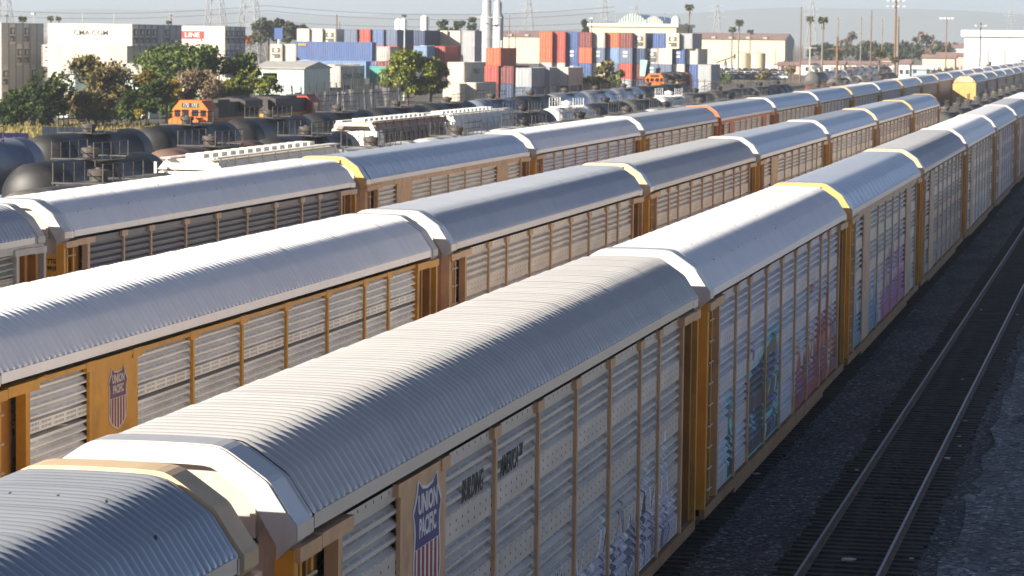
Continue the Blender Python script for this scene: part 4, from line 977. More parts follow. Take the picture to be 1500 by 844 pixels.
for px, z, tz, c, e, L, lab in MIDX:
    if c == 'grey' and z < 460: zt = 4.0
    p = at(px, 80, z); container(p.x, p.y, FLOORZ+2.9*tz, c, lab, GM, L=L, end=e)
for px, z, tz, c in ((395, 526, 1, 'white'), (415, 526, 1, 'dirty'), (434.5, 526, 1, 'white'), (454, 530, 2, 'dirty'), (473.5, 530, 2, 'white'), (504, 530, 1, 'maroon'), (523.5, 530, 1, 'slate'), (543, 526, 1, 'blue'), (562.5, 526, 1, 'red'),
                     (614, 526, 1, 'navy'), (633, 526, 1, 'maroon'), (637, 560, 2, 'dirty'), (656, 560, 2, 'dirty'), (676, 528, 1, 'grey'), (709, 470, 0, 'maroon'), (731, 470, 0, 'navy'), (756, 440, 0, 'slate'), (783, 450, 0, 'dirty'), (811, 455, 0, 'blue')):
    p = at(px, 80, z); container(p.x, p.y, FLOORZ+2.9*tz, c, '%s container hidden low in the middle stacks' % CN[c], GM, end='door')
bpy.context.view_layer.update()
# long sides facing us
def long_side(px_right, py_top, z, c, lab, zb, L=12.19, H=2.6, end='door'):
    p = at(px_right, py_top, z); return container(p.x, p.y, zb, c, lab, GM, L=L, H=H, ori='x', end=end)
p = at(545, 62, 445)
BL = long_side(545, 62, 445, 'purple', 'long blue container with a small orange mark, lying over the lighter blue one', p.z-2.9, H=2.9)
front_box(BL, p.x-11.9, p.x-10.6, p.y-.05, p.y+.03, p.z-.65, p.z-.35, mat('orange_mark', (.6, .25, .04), .5), 'orange_mark')
LB = long_side(536, 84, 440, 'sky', 'lighter blue long container under the long blue one', p.z-2.9-2.62, L=11.0, H=2.6)
container(at(545, 62, 445).x+.6, at(545, 62, 445).y+.4, p.z-2.9-2.62, 'maroon', 'maroon container end right of the lighter blue long one', GM, L=6.06, H=2.6)
container(p.x-.2, p.y+.3, GZ, 'slate', 'slate container at the bottom of the long blue pile', GM, L=12.19, H=2.9, ori='x')
# pale front containers standing at the fence
q = at(484, 95, 395); WC = container(q.x-1.7, q.y, q.z-2.9, 'white', 'white container just right of the green shed', GM, L=12.19)
q = at(514, 96, 392); CG = container(q.x-2.44-.3, q.y-4, q.z-2.95, 'dirty', 'grey-white container with black lettering and a swoosh on its shaded side', GM, L=12.19)
me = text_mesh('CMA CGM', 1.0, 2.2, .0); place('lettering', me, GREYINK, CG, (2.45, 6.3, 1.45), SIDE_ROT)
q = at(540, 94, 400); TC = container(q.x+6.2, q.y, q.z-2.9, 'teal', 'teal ribbed container left of the green tree', GM, L=6.06, ori='x', H=2.6)
q = at(655, 91, 393); PC = container(q.x, q.y, q.z-2.9, 'white', 'white container with dark lettering on its grey side, right of the green tree', GM, L=12.19)
place('lettering', text_mesh('P&O', 1.0, 2.2, .0), GREYINK, PC, (2.45, 7.4, 1.6), SIDE_ROT)
for px, py, z, c, lab in ((648, 122, 385, 'white', 'low white container behind the tank cars, right of the green tree'), (672, 121, 388, 'white', 'low pale container with a bluish door beside the low white one'), (486, 125, 390, 'dirty', 'container base under the white one right of the shed')):
    q = at(px, py, z); container(q.x, q.y, q.z-2.9, c, lab, GM, L=12.19)
# green tarpaulin hung over the mixed stack
q = at(938, 88, 538.5); b = MB(); n = 10
vs = []; fs = []
for i in range(n+1):
    for k in range(5): vs.append((q.x+.35*k-.02*i*k*.6, q.y-.25-.05*math.sin(k*2+i*.5), q.z-.30*i+.05*math.sin(k)))
for i in range(n):
    for k in range(4): fs.append((i*5+k, i*5+k+1, (i+1)*5+k+1, (i+1)*5+k))
b.add(vs, fs); b.add([(x, y+.06, z) for x, y, z in vs], [f[::-1] for f in fs])
tag(build(b, 'tarpaulin', mat('mint_tarp', (.30, .62, .45), .6), smooth=50), 'mint green tarpaulin hanging against the mixed container stack', 'tarpaulin')
# ---------------------------------------------------------------- buildings
STUC = mat('cream_stucco', (.66, .56, .37), .8, 0, .05, .1); STUCW = mat('white_wall', (.74, .73, .70), .7, 0, .03, .1, (.6, .58, .54), .3, dscale=.1)
RROOF = mat('dusty_red_roof', (.26, .17, .15), .8, 0, .15, .2); GRW = mat('grey_wall', (.33, .33, .33), .8); GLS = mat('green_glass_roof', (.30, .40, .38), .25, .2, .1, .5)
WIN = mat('window_glass', (.05, .06, .07), .15)
def bld(name, label, cat='building'): return thing(name, label, cat)
# long cream warehouse
t = bld('cream_warehouse', 'long low cream warehouse with a dusty red roof and grey gable end'); c = at(1150, 57, 1150); x1, y0 = c.x, c.y; x0 = x1-118; ze = 10.4
build(MB().box(x0, x1, y0, y0+30, GZ, ze), 'wall', STUC, t)
build(MB().box(x1+.003, x1+.3, y0+.4, y0+29.6, GZ, ze-.05).prism([(y0+.4, ze), (y0+29.6, ze), (y0+15, 12.8)], 'x', x1+.003, x1+.3), 'gable_end', GRW, t)
build(MB().prism([(y0-.6, ze+.01), (y0+30.6, ze+.01), (y0+15, 13.0)], 'x', x0-1, x1-.01), 'roof', RROOF, t)
for k in range(16): build(MB().box(x0+4+7*k, x0+5.6+7*k, y0+1.5, y0+4, 10.75, 11.5), 'roof_vent', GRW, t)
for k in range(6): build(MB().box(x1-12-18*k, x1-8-18*k, y0-.05, y0-.003, GZ, 4.2), 'loading_door', mat('door_cream', (.62, .52, .36), .7), t)
# white warehouse
t = bld('white_warehouse', 'plain white warehouse with an overhanging flat roof edge at the right'); a = at(1413, 46, 700)
build(MB().box(a.x, a.x+70, a.y, a.y+45, GZ, a.z-1.2), 'wall', STUCW, t); build(MB().box(a.x-.8, a.x+71, a.y-.8, a.y+46, a.z-1.19, a.z+.3), 'roof', mat('white_fascia', (.84, .83, .82), .6, 0, .02, .1), t)
for px, py in ((1447, 86), (1472, 84)):
    q = at(px, py, 700); build(MB().box(q.x-.35, q.x+.35, a.y-.08, a.y-.003, GZ, q.z+2), 'downpipe', GRW, t)
q = at(1449, 100, 700); build(MB().box(q.x-1.5, q.x+1.5, a.y-.1, a.y-.003, GZ, 3.2), 'door', mat('pale_door', (.6, .6, .6), .6), t)
# cream building with glass vaults
t = bld('domed_building', 'cream building with arched glass roofs and a white dome behind the mixed containers'); a = at(864, 33, 750); e = at(995, 36, 750); wd = e.x-a.x
build(MB().box(a.x, e.x, a.y, a.y+28, GZ, a.z-1.0), 'wall', STUC, t); build(MB().box(a.x-.6, e.x+.6, a.y-.6, a.y+28.6, a.z-.99, a.z-.2), 'parapet', mat('parapet_cream', (.70, .62, .48), .7), t)
for f0, f1, hh in ((.30, .66, 2.6), (.60, .84, 2.0)):
    xa, xb = a.x+wd*f0, a.x+wd*f1; P = [(xa+(xb-xa)*k/12, a.z-.19+hh*math.sin(math.pi*k/12)**.8) for k in range(13)]
    build(MB().prism(P, 'y', a.y+2+f0, a.y+22, 0), 'glass_vault', GLS, t)
    b = MB()
    for k in range(1, 12): b.tube([(P[k][0], a.y+1.85+f0, P[k][1]+.05), (P[k][0], a.y+1.85+f0, a.z-.15)], .10, 4)
    build(b, 'vault_ribs', LWHITE, t)
q = at(990, 31, 752); build(MB().lathe([(1.25, 0), (1.25, .7), (1.1, 1.3), (.7, 1.9), (.2, 2.15)], 14, 'z', (q.x, q.y, a.z-.19)), 'small_dome', LWHITE, t, smooth=50)
for k in range(5):
    q = at(902+18*k, 27-(k % 3)*4, 752); build(MB().tube([(q.x, q.y, a.z-.1), (q.x, q.y, q.z+.6)], .10, 4), 'mast', GRW, t)
# silo tower
t = bld('silo_tower', 'twin silver silo tower with pipework rising above the containers', 'silo'); SILO = mat('silo_metal', (.42, .43, .44), .5, .2, .1, .5)
for px, r_, top in ((713, 1.34, 1), (728.8, 1.26, 4)):
    q = at(px, 40, 610); zt = at(px, top, 610).z; z1 = at(px, 24, 610).z
    build(MB().lathe([(r_, GZ), (r_, z1), (r_*.70, z1+.7), (r_*.70, zt), (.3, zt+.6)], 20, 'z', (q.x, q.y, 0)), 'silo', SILO, t, smooth=40)
    b = MB()
    for k in range(5): b.lathe([(r_+.06, z1-2.2*k-.4), (r_+.06, z1-2.2*k-.2)], 20, 'z', (q.x, q.y, 0))
    build(b, 'hoop', SILO, t, smooth=40)
q = at(703, 25, 608); build(MB().box(q.x, q.x+5.2, q.y-2.2, q.y-1.6, q.z-.2, q.z).box(q.x, q.x+.1, q.y-2.2, q.y-2.1, q.z, q.z+.9).tube([(q.x+.2, q.y-1.9, q.z-.1), (q.x-1.2, q.y-1.9, q.z+.1)], .12, 5), 'platform', GRW, t)
q = at(732, 30, 608)
build(MB().tube([(q.x, q.y-.2, GZ), (q.x, q.y-.2, 12.5)], .35, 8).tube([(q.x+.5, q.y-.2, GZ), (q.x+.5, q.y-.2, 9.5)], .25, 8), 'pipework', SILO, t)
b = MB()
for k in range(20): b.box(q.x-2.9, q.x-2.3, q.y-2.0, q.y-1.95, 1+.6*k, 1.06+.6*k)
build(b, 'ladder', GRW, t)
# small distant tank pair, oil tanks
for px, py, z, r_, h, lab in ((583.5, 27, 640, .75, 5, 'slim white storage tank left of two beside the green lamp post'), (591, 27, 640, .75, 5, 'slim white storage tank right of two beside the green lamp post'),
        (622, 22, 660, .9, 4, 'pale vent stack above the cream containers')):
    q = at(px, py, z); t = bld('storage_tank', lab, 'tank'); build(MB().lathe([(r_, GZ), (r_, q.z-.4), (.25, q.z)], 16, 'z', (q.x, q.y, 0)), 'tank_shell', LWHITE, t, smooth=40); build(MB().box(q.x+r_*.7, q.x+r_+.2, q.y-.2, q.y+.2, GZ, q.z-.5), 'ladder', GRW, t)
for px, w_, lab in ((1088, 9.4, 'left of two squat cream oil tanks before the cream warehouse'), (1110, 9.6, 'right of two squat cream oil tanks before the cream warehouse')):
    q = at(px, 78, 960); t = bld('oil_tank', lab, 'tank'); r_ = w_/2*.52
    build(MB().lathe([(r_, GZ), (r_, q.z), (.3, q.z+.5)], 24, 'z', (q.x, q.y, 0)), 'tank_shell', STUC, t, smooth=40); build(MB().tube([(q.x+r_, q.y, GZ), (q.x+r_, q.y, q.z)], .2, 5), 'pipe', GRW, t)
# green shed with a dark opening
t = bld('site_shed', 'pale green ribbed shed with a dark window opening and grey roof', 'shed'); a = at(374, 100, 372); e = at(470, 101, 378); zb = at(420, 140, 372).z; wz = a.z
b = MB(); n = 30
o0, o1, oz0, oz1 = a.x+(e.x-a.x)*.155, a.x+(e.x-a.x)*.45, at(400, 122, 372).z, at(400, 107, 372).z
build(MB().box(a.x, o0, a.y, a.y+.15, zb, wz).box(o1, e.x, a.y, a.y+.15, zb, wz).box(o0+.003, o1-.003, a.y, a.y+.15, zb, oz0).box(o0+.003, o1-.003, a.y, a.y+.15, oz1, wz).box(e.x-.15, e.x, a.y+.153, a.y+12, zb, wz).box(a.x, a.x+.15, a.y+.153, a.y+12, zb, wz).box(a.x+.153, e.x-.153, a.y+11.8, a.y+12, zb, wz), 'wall', CM['mint'], t)
b = MB()
for k in range(22):
    x = a.x+(e.x-a.x)*(k+.2)/22
    if o0-.2 < x < o1: b.box(x, x+.18, a.y-.06, a.y-.003, oz1+.1, wz-.05).box(x, x+.18, a.y-.06, a.y-.003, zb, oz0-.1)
    else: b.box(x, x+.18, a.y-.06, a.y-.003, zb, wz-.05)
build(b, 'wall_rib', CM['mint'], t); build(MB().box(a.x-.3, e.x+.2, a.y-.3, a.y+12.3, wz+.003, wz+.12).prism([(a.y-.3, wz+.121), (a.y+12.3, wz+.121), (a.y+6, wz+.9)], 'x', a.x-.3, e.x+.2), 'roof', mat('grey_shed_roof', (.42, .41, .38), .7, 0, .1, 1), t)
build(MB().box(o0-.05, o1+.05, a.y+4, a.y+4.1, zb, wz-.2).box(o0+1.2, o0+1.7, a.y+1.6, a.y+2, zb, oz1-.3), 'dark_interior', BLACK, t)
build(MB().box(a.x-5, e.x-9, a.y-3, a.y-.5, GZ, zb+2.2), 'base_shed', STUCW, t); build(MB().box(a.x, e.x, a.y+.2, a.y+11.7, GZ, zb-.003), 'base', CM['dirty'], t)
# pale roofed sheds between the trees
for px0, px1, py, z, lab in ((84, 112, 96, 352, 'low shed with a pale sloping roof left of the bushy tree'), (172, 222, 97, 352, 'low shed with a pale sloping roof behind the dark juniper')):
    a, e = at(px0, py, z), at(px1, py, z); t = bld('low_shed', lab, 'shed'); build(MB().box(a.x, e.x, a.y, a.y+8, GZ, a.z-1.0), 'wall', CM['mint'], t)
    build(MB().prism([(a.y-.4, a.z-1.0), (a.y+8.4, a.z-.99), (a.y+8.4, a.z+.35), (a.y+4, a.z+.3)], 'x', a.x-.4, e.x+.4), 'roof', mat('pale_shed_roof', (.55, .53, .49), .7, 0, .08, 1), t)
# distant houses and yards near the horizon
HM = [mat('house_white', (.70, .68, .63), .8), mat('house_cream', (.62, .52, .38), .8), mat('house_pink', (.55, .36, .3), .8), mat('house_blue', (.30, .38, .46), .7), mat('house_red', (.36, .13, .11), .7)]
for i, (px, w_, h_, z, c, lab) in enumerate([(1205, 26, 4.2, 880, 0, 'low white shed right of the cream warehouse, under the palms'), (1240, 30, 3.4, 900, 4, 'low red-fronted shed between the tall poles'), (1275, 34, 4, 900, 0, 'long pale shed between the poles'), (1342, 24, 3.2, 860, 3, 'low light blue shed in the distance'),
        (1320, 10, 5, 830, 0, 'small white block beside the bushy palm'), (1375, 20, 6.4, 900, 1, 'cream house beyond the distant tank cars'), (1396, 22, 9.5, 1000, 0, 'pale two-storey house left of the white warehouse'), (1402, 26, 7, 930, 2, 'pink house just left of the white warehouse'), (1165, 22, 3.6, 900, 2, 'small pink shed at the foot of the cream warehouse'), (1300, 30, 5, 1000, 1, 'cream shed far behind the bushy palm')]):
    q = at(px, 80, z); t = bld('distant_house', lab, 'building'); build(MB().box(q.x-w_/4, q.x+w_/4, q.y, q.y+8, GZ, h_-1.2), 'wall', HM[c], t)
    build(MB().prism([(q.y-.5, h_-1.19), (q.y+8.5, h_-1.19), (q.y+4, h_)], 'x', q.x-w_/4-.5, q.x+w_/4+.5), 'roof', HM[0] if c in (3, 4) else RROOF, t)
    for k in range(3): build(MB().box(q.x-w_/5+w_/6*k, q.x-w_/5+w_/6*k+1, q.y-.06, q.y-.003, .9, 2.2), 'window', WIN, t)
# ---------------------------------------------------------------- fences
FWALL = mat('pale_fence_sheet', (.50, .50, .49), .7, 0, .1, .5, (.3, .28, .25), .4); FPOST = mat('dark_fence_post', (.05, .042, .038), .8)
a, e = at(432, 139, 346), at(588, 128, 352); t = thing('leaning_fence', 'pale sheet fence with dark leaning posts below the containers', 'fence')
a.z = 3.0; N = 15; b = MB(); rr = random.Random(2)
for k in range(N):
    p0, p1 = a.lerp(e, k/N), a.lerp(e, (k+1)/N-.006); b.add([(p0.x, p0.y, GZ), (p1.x, p1.y, GZ), (p1.x, p1.y, p1.z+rr.uniform(-.15, .2)), (p0.x, p0.y, p0.z+rr.uniform(-.15, .2))], [(0, 1, 2, 3)])
    b.add([(p0.x, p0.y+.05, GZ), (p1.x, p1.y+.05, GZ), (p1.x, p1.y+.05, p1.z), (p0.x, p0.y+.05, p0.z)], [(3, 2, 1, 0)])
build(b, 'fence_sheet', FWALL, t)
for k in range(N+1):
    p = a.lerp(e, k/N); build(MB().tube([(p.x+rr.uniform(-.1, .1), p.y-.15, GZ), (p.x-.25+rr.uniform(-.2, .3), p.y-.2, p.z+.9+rr.uniform(-.2, .5))], .09, 5), 'fence_post', FPOST, t)
build(MB().tube([(a.x, a.y-.2, a.z-.4), (e.x, e.y-.2, e.z-.4)], .05, 4), 'fence_rail', FPOST, t)
RUSTF = mat('rusty_fence', (.22, .10, .06), .8)
t = thing('wire_fence', 'rusty post and rail fence in the dry grass between the trees', 'fence'); 
for k in range(4):
    q = at(86+6.9*k, 172, 308); build(MB().tube([(q.x, q.y, GZ), (q.x, q.y, 2.6)], .07, 5), 'fence_post', RUSTF, t)
q, q2 = at(86, 172, 308), at(107, 172, 308); build(MB().tube([(q.x, q.y, 2.55), (q2.x, q2.y, 2.55)], .05, 5).tube([(q.x, q.y, 1.2), (q2.x, q2.y, 1.2)], .04, 5), 'fence_rail', RUSTF, t)
t = thing('panel_fence', 'bluish grey panel fence below the bushy tree', 'fence'); q, q2 = at(62, 190, 262), at(132, 190, 262)
for k in range(7):
    p, p1 = q.lerp(q2, k/7), q.lerp(q2, (k+.97)/7); build(MB().box(p.x, p1.x, q.y, q.y+.06, GZ, 1.5), 'fence_panel', mat('bluish_panel', (.022, .03, .042), .9, 0, .15, 1, spec=.05), t)
t = thing('banner', 'purple banner with two pale diamond marks at the left edge', 'banner'); q, q2 = at(-6, 190, 255), at(45, 190, 255)
build(MB().box(q.x, q2.x, q.y, q.y+.05, GZ, 1.15), 'cloth', mat('purple_cloth', (.016, .012, .05), .9, spec=.05), t)
for px in (8.5, 22.5):
    p = at(px, 198, 255); build(MB().prism([(p.x-.45, .1), (p.x, -.3), (p.x+.45, .1), (p.x, .85)], 'y', q.y-.03, q.y-.003), 'diamond_mark', mat('lilac', (.12, .10, .19), .9, spec=.05), t)
t = thing('yard_wall', 'long low white wall in front of the cream warehouse', 'wall'); q, q2 = at(1036, 94, 985), at(1250, 94, 985); build(MB().box(q.x, q2.x, q.y, q.y+.4, GZ, 1.9), 'wall', STUCW, t)
for k in range(18):
    x = q.x+(q2.x-q.x)*k/17; build(MB().box(x-.25, x+.25, q.y-.2, q.y-.003, GZ, 2.2), 'pier', STUCW, t)
t = thing('tall_fence', 'tall dark steel fence behind the far orange locomotive', 'fence'); q, q2 = at(905, 118, 500), at(1150, 118, 500)
for k in range(26):
    p = q.lerp(q2, k/25); build(MB().box(p.x-.06, p.x+.06, p.y-.06, p.y+.06, GZ, 3.3), 'fence_post', FPOST, t)
build(MB().box(q.x, q2.x, q.y+.1, q.y+.14, .2, .35).box(q.x, q2.x, q.y+.1, q.y+.14, 2.9, 3.0), 'fence_rail', FPOST, t)
# ---------------------------------------------------------------- parked cars
CARC = [mat('car_white', (.72, .72, .72), .3, 0, .02, 1), mat('car_grey', (.30, .31, .33), .3, .2, .05, 1), mat('car_black', (.02, .02, .022), .3), mat('car_silver', (.5, .51, .52), .3, .4, .05, 1)]
CARN = ['white', 'grey', 'black', 'silver']
TYRE = mat('tyre', (.015, .015, .015), .9)
def car_mesh():
    return cached('car', lambda: MB().prism([(-2.2, .35), (2.2, .35), (2.25, .8), (1.9, .95), (1.0, 1.0), (-1.7, 1.02), (-2.2, .9)], 'y', -.88, .88).mesh('body', 30))
def cab_mesh():
    return cached('carcab', lambda: MB().add([(-1.7, -.82, 1.02), (1.05, -.82, 1.0), (1.05, .82, 1.0), (-1.7, .82, 1.02), (-1.2, -.66, 1.48), (.35, -.66, 1.48), (.35, .66, 1.48), (-1.2, .66, 1.48)], [(0, 1, 5, 4), (1, 2, 6, 5), (2, 3, 7, 6), (3, 0, 4, 7), (4, 5, 6, 7)]).mesh('cabin'))
def car_wheel(): return cached('carwheel', lambda: MB().lathe([(.32, -.1), (.32, .1)], 12, 'y').mesh('wheel', 40))
rr = random.Random(21)
for k in range(44):
    row = k % 4; i = k//4; px = 1046+9.6*i+rr.uniform(-1.5, 1.5)+row*3; z = 780+52*row; q = at(px, 100, z); c = rr.choice([0, 0, 0, 1, 2, 3])
    t = thing('parked_car', '%s car in the far lot, %s row, %s from the left' % (CARN[c], ORD[row], ORD[i]), 'car', (q.x, q.y, GZ-.06), rr.uniform(-.1, .1)+(math.pi/2 if row % 2 else .2), 'cars parked in the far lot')
    place('body', car_mesh(), CARC[c], t); place('cabin', cab_mesh(), GLASS, t)
    for sx in (-1.4, 1.4):
        for sy in (-.8, .8): place('wheel', car_wheel(), TYRE, t, (sx, sy, .32))
# white truck and orange excavator, pump jacks
t = thing('box_truck', 'white box truck parked beside the distant tank cars', 'truck', tuple(at(1254, 118, 560).xy)+(GZ,), R(-80))
build(MB().box(-3.6, 1.4, -1.25, 1.25, .95, 3.6), 'cargo_box', LWHITE, t); cb = build(MB().prism([(1.5, .6), (3.5, .6), (3.5, 1.6), (2.9, 2.7), (1.5, 2.7)], 'y', -1.15, 1.15), 'cab', LWHITE, t); build(MB().box(2.2, 2.9, -1.17, 1.17, 1.75, 2.4), 'window', GLASS, cb)
for sx in (-2.6, 2.6):
    for sy in (-1.05, 1.05): build(MB().lathe([(.48, -.15), (.48, .15)], 12, 'y', (sx, sy, .48)), 'wheel', TYRE, t)
EXO = mat('excavator_orange', (.60, .17, .03), .5)
q = at(1405, 97, 760); t = thing('excavator', 'small orange excavator with a raised arm left of the white warehouse', 'excavator', (q.x, q.y, GZ))
build(MB().box(-1.8, 1.8, -1.4, -.8, 0, .9).box(-1.8, 1.8, .8, 1.4, 0, .9), 'track', TYRE, t); build(MB().box(-1.7, 1.3, -1.2, 1.2, 1.0, 2.2), 'body', EXO, t); build(MB().box(.3, 1.5, -1.1, .1, 2.21, 3.4), 'cab', GLASS, t)
build(MB().tube([(1.2, .5, 1.8), (2.6, .5, 5.2), (4.4, .5, 4.6)], [.35, .32, .22], 6), 'boom', EXO, t); build(MB().tube([(4.4, .5, 4.6), (4.9, .5, 2.2)], [.22, .15], 6).box(4.5, 5.4, .1, .9, 1.5, 2.2), 'bucket_arm', EXO, t)
for px, py, z, s, lab in ((1063, 88, 930, 1, 'small dark pump jack before the cream warehouse, left one'), (1143, 92, 930, .8, 'dark pump jack at the foot of the cream warehouse gable'), (1432, 100, 690, 1.0, 'dark pump jack in front of the white warehouse')):
    q = at(px, py, z); t = thing('pump_jack', lab, 'pump jack', (q.x, q.y, GZ)); t.scale = (s, s, s)
    build(MB().tube([(-1.2, -.8, 0), (0, 0, 4)], .16, 5).tube([(1.2, -.8, 0), (0, 0, 4)], .16, 5).tube([(0, 1.4, 0), (0, 0, 4)], .16, 5), 'post', DARK, t)
    build(MB().tube([(-3.0, 0, 3.1), (2.8, 0, 5.2)], .22, 6), 'walking_beam', DARK, t); build(MB().prism([(2.6, 4.2), (3.3, 4.6), (3.2, 6.0), (2.7, 6.1)], 'y', -.25, .25), 'horse_head', DARK, t); build(MB().box(-3.4, -2.2, -.6, .6, .0, 1.6).tube([(-2.8, 0, 1.5), (-2.9, 0, 3.1)], .12, 5), 'motor', DARK, t)
# ---------------------------------------------------------------- poles, lamps, pylons, wires
WOOD = mat('brown_pole_wood', (.17, .095, .06), .85, 0, .2, 2); WOODG = mat('grey_pole_wood', (.20, .165, .14), .85, 0, .2, 2); LAMPG = mat('pale_lamp_metal', (.45, .46, .46), .5, .3); GREENP = mat('pale_green_pole', (.36, .46, .44), .6)
def pole(px, ytop, z, m, lab, r_=.16, arms=(), lamps=0, insul=False, lean=0, cat='utility pole', lampm=None):
    q = at(px, ytop, z); t = thing('utility_pole' if cat == 'utility pole' else 'lamp_post', lab, cat, (q.x, q.y, GZ-.05)); h = q.z-GZ
    build(MB().tube([(0, 0, 0), (lean, 0, h)], [r_*1.25, r_*.8], 7), 'pole', m, t, smooth=50)
    for (dz, w_) in arms:
        a_ = build(MB().box(lean-w_/2, lean+w_/2, -.14, -.02, h-dz-.12, h-dz), 'cross_arm', m if not lamps else LAMPG, t)
        if insul:
            b = MB()
            for k in (-.45, -.25, .25, .45): b.tube([(lean+w_*k, -.08, h-dz), (lean+w_*k, -.08, h-dz+.25)], .05, 5)
            build(b, 'insulators', LAMPG, a_)
        for k in range(lamps):
            x = lean-w_/2+w_*k/(lamps-1) if lamps > 1 else lean
            build(MB().box(x-.32, x+.32, -.75, -.15, h-dz-.14, h-dz+.16), 'lamp_head', lampm or LAMPG, a_)
    return t
pole(1174, 10, 720, WOOD, 'tall slim brown pole left of the twin palms', .17)
pole(1228, 25, 760, WOODG, 'grey pole with a cross arm right of the twin palms', .17, ((.5, 2.2),), 0, True)
pole(1227, 53, 520, WOOD, 'thick short red-brown pole with a pale cross arm before the tank cars', .26, ((2.2, 3.0),), 0)
pole(1262, 24, 780, WOODG, 'brown pole with one low cross arm, left of the tallest lamp pole', .17, ((4.5, 3.2),), 0, True)
pole(1277, 15, 760, WOOD, 'bare brown pole, taller of the pair left of the lamp pole', .18)
pole(1293, 27, 800, WOODG, 'slim grey pole just left of the tall lamp pole', .14, ((.6, 1.6),), 0, True)
pole(1313, -3, 640, WOOD, 'tallest brown pole carrying two bars of floodlights', .26, ((.6, 3.4), (1.85, 3.6)), 4, cat='lamp post')
pole(1316, 24, 660, WOODG, 'thick weathered pole standing right behind the floodlight pole', .34)
pole(1387, 25, 720, WOOD, 'brown pole with a bar of white lamps left of the white warehouse', .17, ((.3, 2.8),), 4, cat='lamp post', lampm=LWHITE)
pole(1437, 33, 660, DARK, 'dark pole with two lamp arms before the white warehouse', .16, ((.7, 2.2),), 2, cat='lamp post')
pole(1448, 57, 690, LAMPG, 'slim pale lamp post against the white warehouse', .10, ((.2, 1.0),), 1, cat='lamp post')
pole(1163, 68, 760, WOOD, 'short brown post left of the tall slim pole', .15)
pole(1187, 69, 700, LAMPG, 'short pole with a wide pale sign arm by the palms', .15, ((.1, 3.2),), 0)
pole(1136, 70, 900, DARK, 'dark lamp post before the cream warehouse wall', .12, ((.1, 1.4),), 1, cat='lamp post')
pole(593, 22, 470, GREENP, 'pale green lamp post with a black lamp rising among the containers', .15, ((.1, .8),), 1, cat='lamp post', lampm=BLACK)
pole(493.5, 21, 640, WOOD, 'dark brown pole above the white containers', .16)
pole(497.5, 32, 640, WOODG, 'shorter pole right beside the dark brown one above the containers', .14)
pole(746, 22, 600, WOODG, 'grey pole right of the silo tower', .14)
pole(251, 20, 560, WOOD, 'short pole with two small arms above the middle white stack', .13, ((.2, .9), (.9, .7)), 0, True)
pole(50, 19, 520, LAMPG, 'slim lamp post above the leftmost stack', .07, ((.1, .9),), 1, cat='lamp post')
pole(121, 18, 520, LAMPG, 'thin grey post above the lettered white container, left', .07); pole(167, 19, 520, LAMPG, 'thin grey post above the lettered white container, right', .07)
pole(10, 21, 520, DARK, 'dark post with a short arm above the leftmost stack', .09, ((.15, .8),), 0)
pole(867, 26, 560, DARK, 'dark lamp post at the left corner of the domed building', .10, ((.1, .9),), 1, cat='lamp post')
pole(755, 45, 640, WOODG, 'grey pole with a cross arm at the left of the mixed stack', .13, ((.3, 1.6),), 0, True)
PYL = mat('pylon_steel', (.42, .43, .44), .6, .2)
def pylon(px, ytop, z, lab, wb=7.5, skew=0):
    q = at(px, ytop, z); h = q.z-GZ; t = thing('lattice_pylon', lab, 'pylon', (q.x, q.y, GZ)); b = MB(); N = 9
    def hw(f): return wb/2*(1-f)**1.15+.5
    for sx in (-1, 1):
        for sy in (-1, 1): b.tube([(sx*hw(k/N), sy*hw(k/N), h*k/N) for k in range(N+1)], .15, 4)
    for k in range(N):
        z0, z1, a, c = h*k/N, h*(k+1)/N, hw(k/N), hw((k+1)/N)
        for s in (-1, 1):
            b.tube([(-a, s*a, z0), (c, s*c, z1)], .09, 4).tube([(a, s*a, z0), (-c, s*c, z1)], .09, 4).tube([(s*a, -a, z0), (s*c, c, z1)], .09, 4).tube([(s*a, a, z0), (s*c, -c, z1)], .09, 4)
    build(b, 'lattice', PYL, t)
    for k in range(3):
        zz = h*(.74+.1*k); w_ = 5.5-.6*k; build(MB().tube([(-w_, 0, zz), (0, 0, zz+.9), (w_, 0, zz)], .14, 4).tube([(-w_, 0, zz), (w_, 0, zz)], .12, 4), 'cross_arm', PYL, t)
    return q.x, q.y, h
py = [pylon(5, -60, 1000, 'lattice pylon at the left edge of the sky'), pylon(316, -75, 900, 'lattice pylon above the right white stack, left one'), pylon(366, -60, 900, 'lattice pylon above the right white stack, right one', 8.5),
      pylon(775, -8, 1500, 'distant lattice pylon left of the domed building'), pylon(886, -4, 1700, 'faint lattice pylon behind the domed building'), pylon(1051, 5, 1800, 'faint lattice pylon right of the tall palms'),
      pylon(932, 8, 1900, 'very faint lattice pylon above the domed building'), pylon(1190, 0, 1700, 'faint lattice pylon behind the twin palms'), pylon(1480, 12, 2300, 'very faint lattice pylon at the right')]
WIRE = mat('wire', (.12, .12, .12), .6)
for i, (ya, yb, s) in enumerate([(6, 2, 3), (14, 9, 3), (30, 24, 2), (37, 33, 2)]):
    a, e = at(-120, ya, 1000), at(900, yb+8, 1000); P = [a.lerp(e, k/40) - Vector((0, 0, (1-(2*(k % 20)/20-1)**2)*s)) for k in range(41)]
    tag(build(MB().tube(P, .075, 4), 'power_line', WIRE), ('topmost', 'second', 'third', 'lowest')[i] + ' sagging power line in the sky at the left', 'power line')
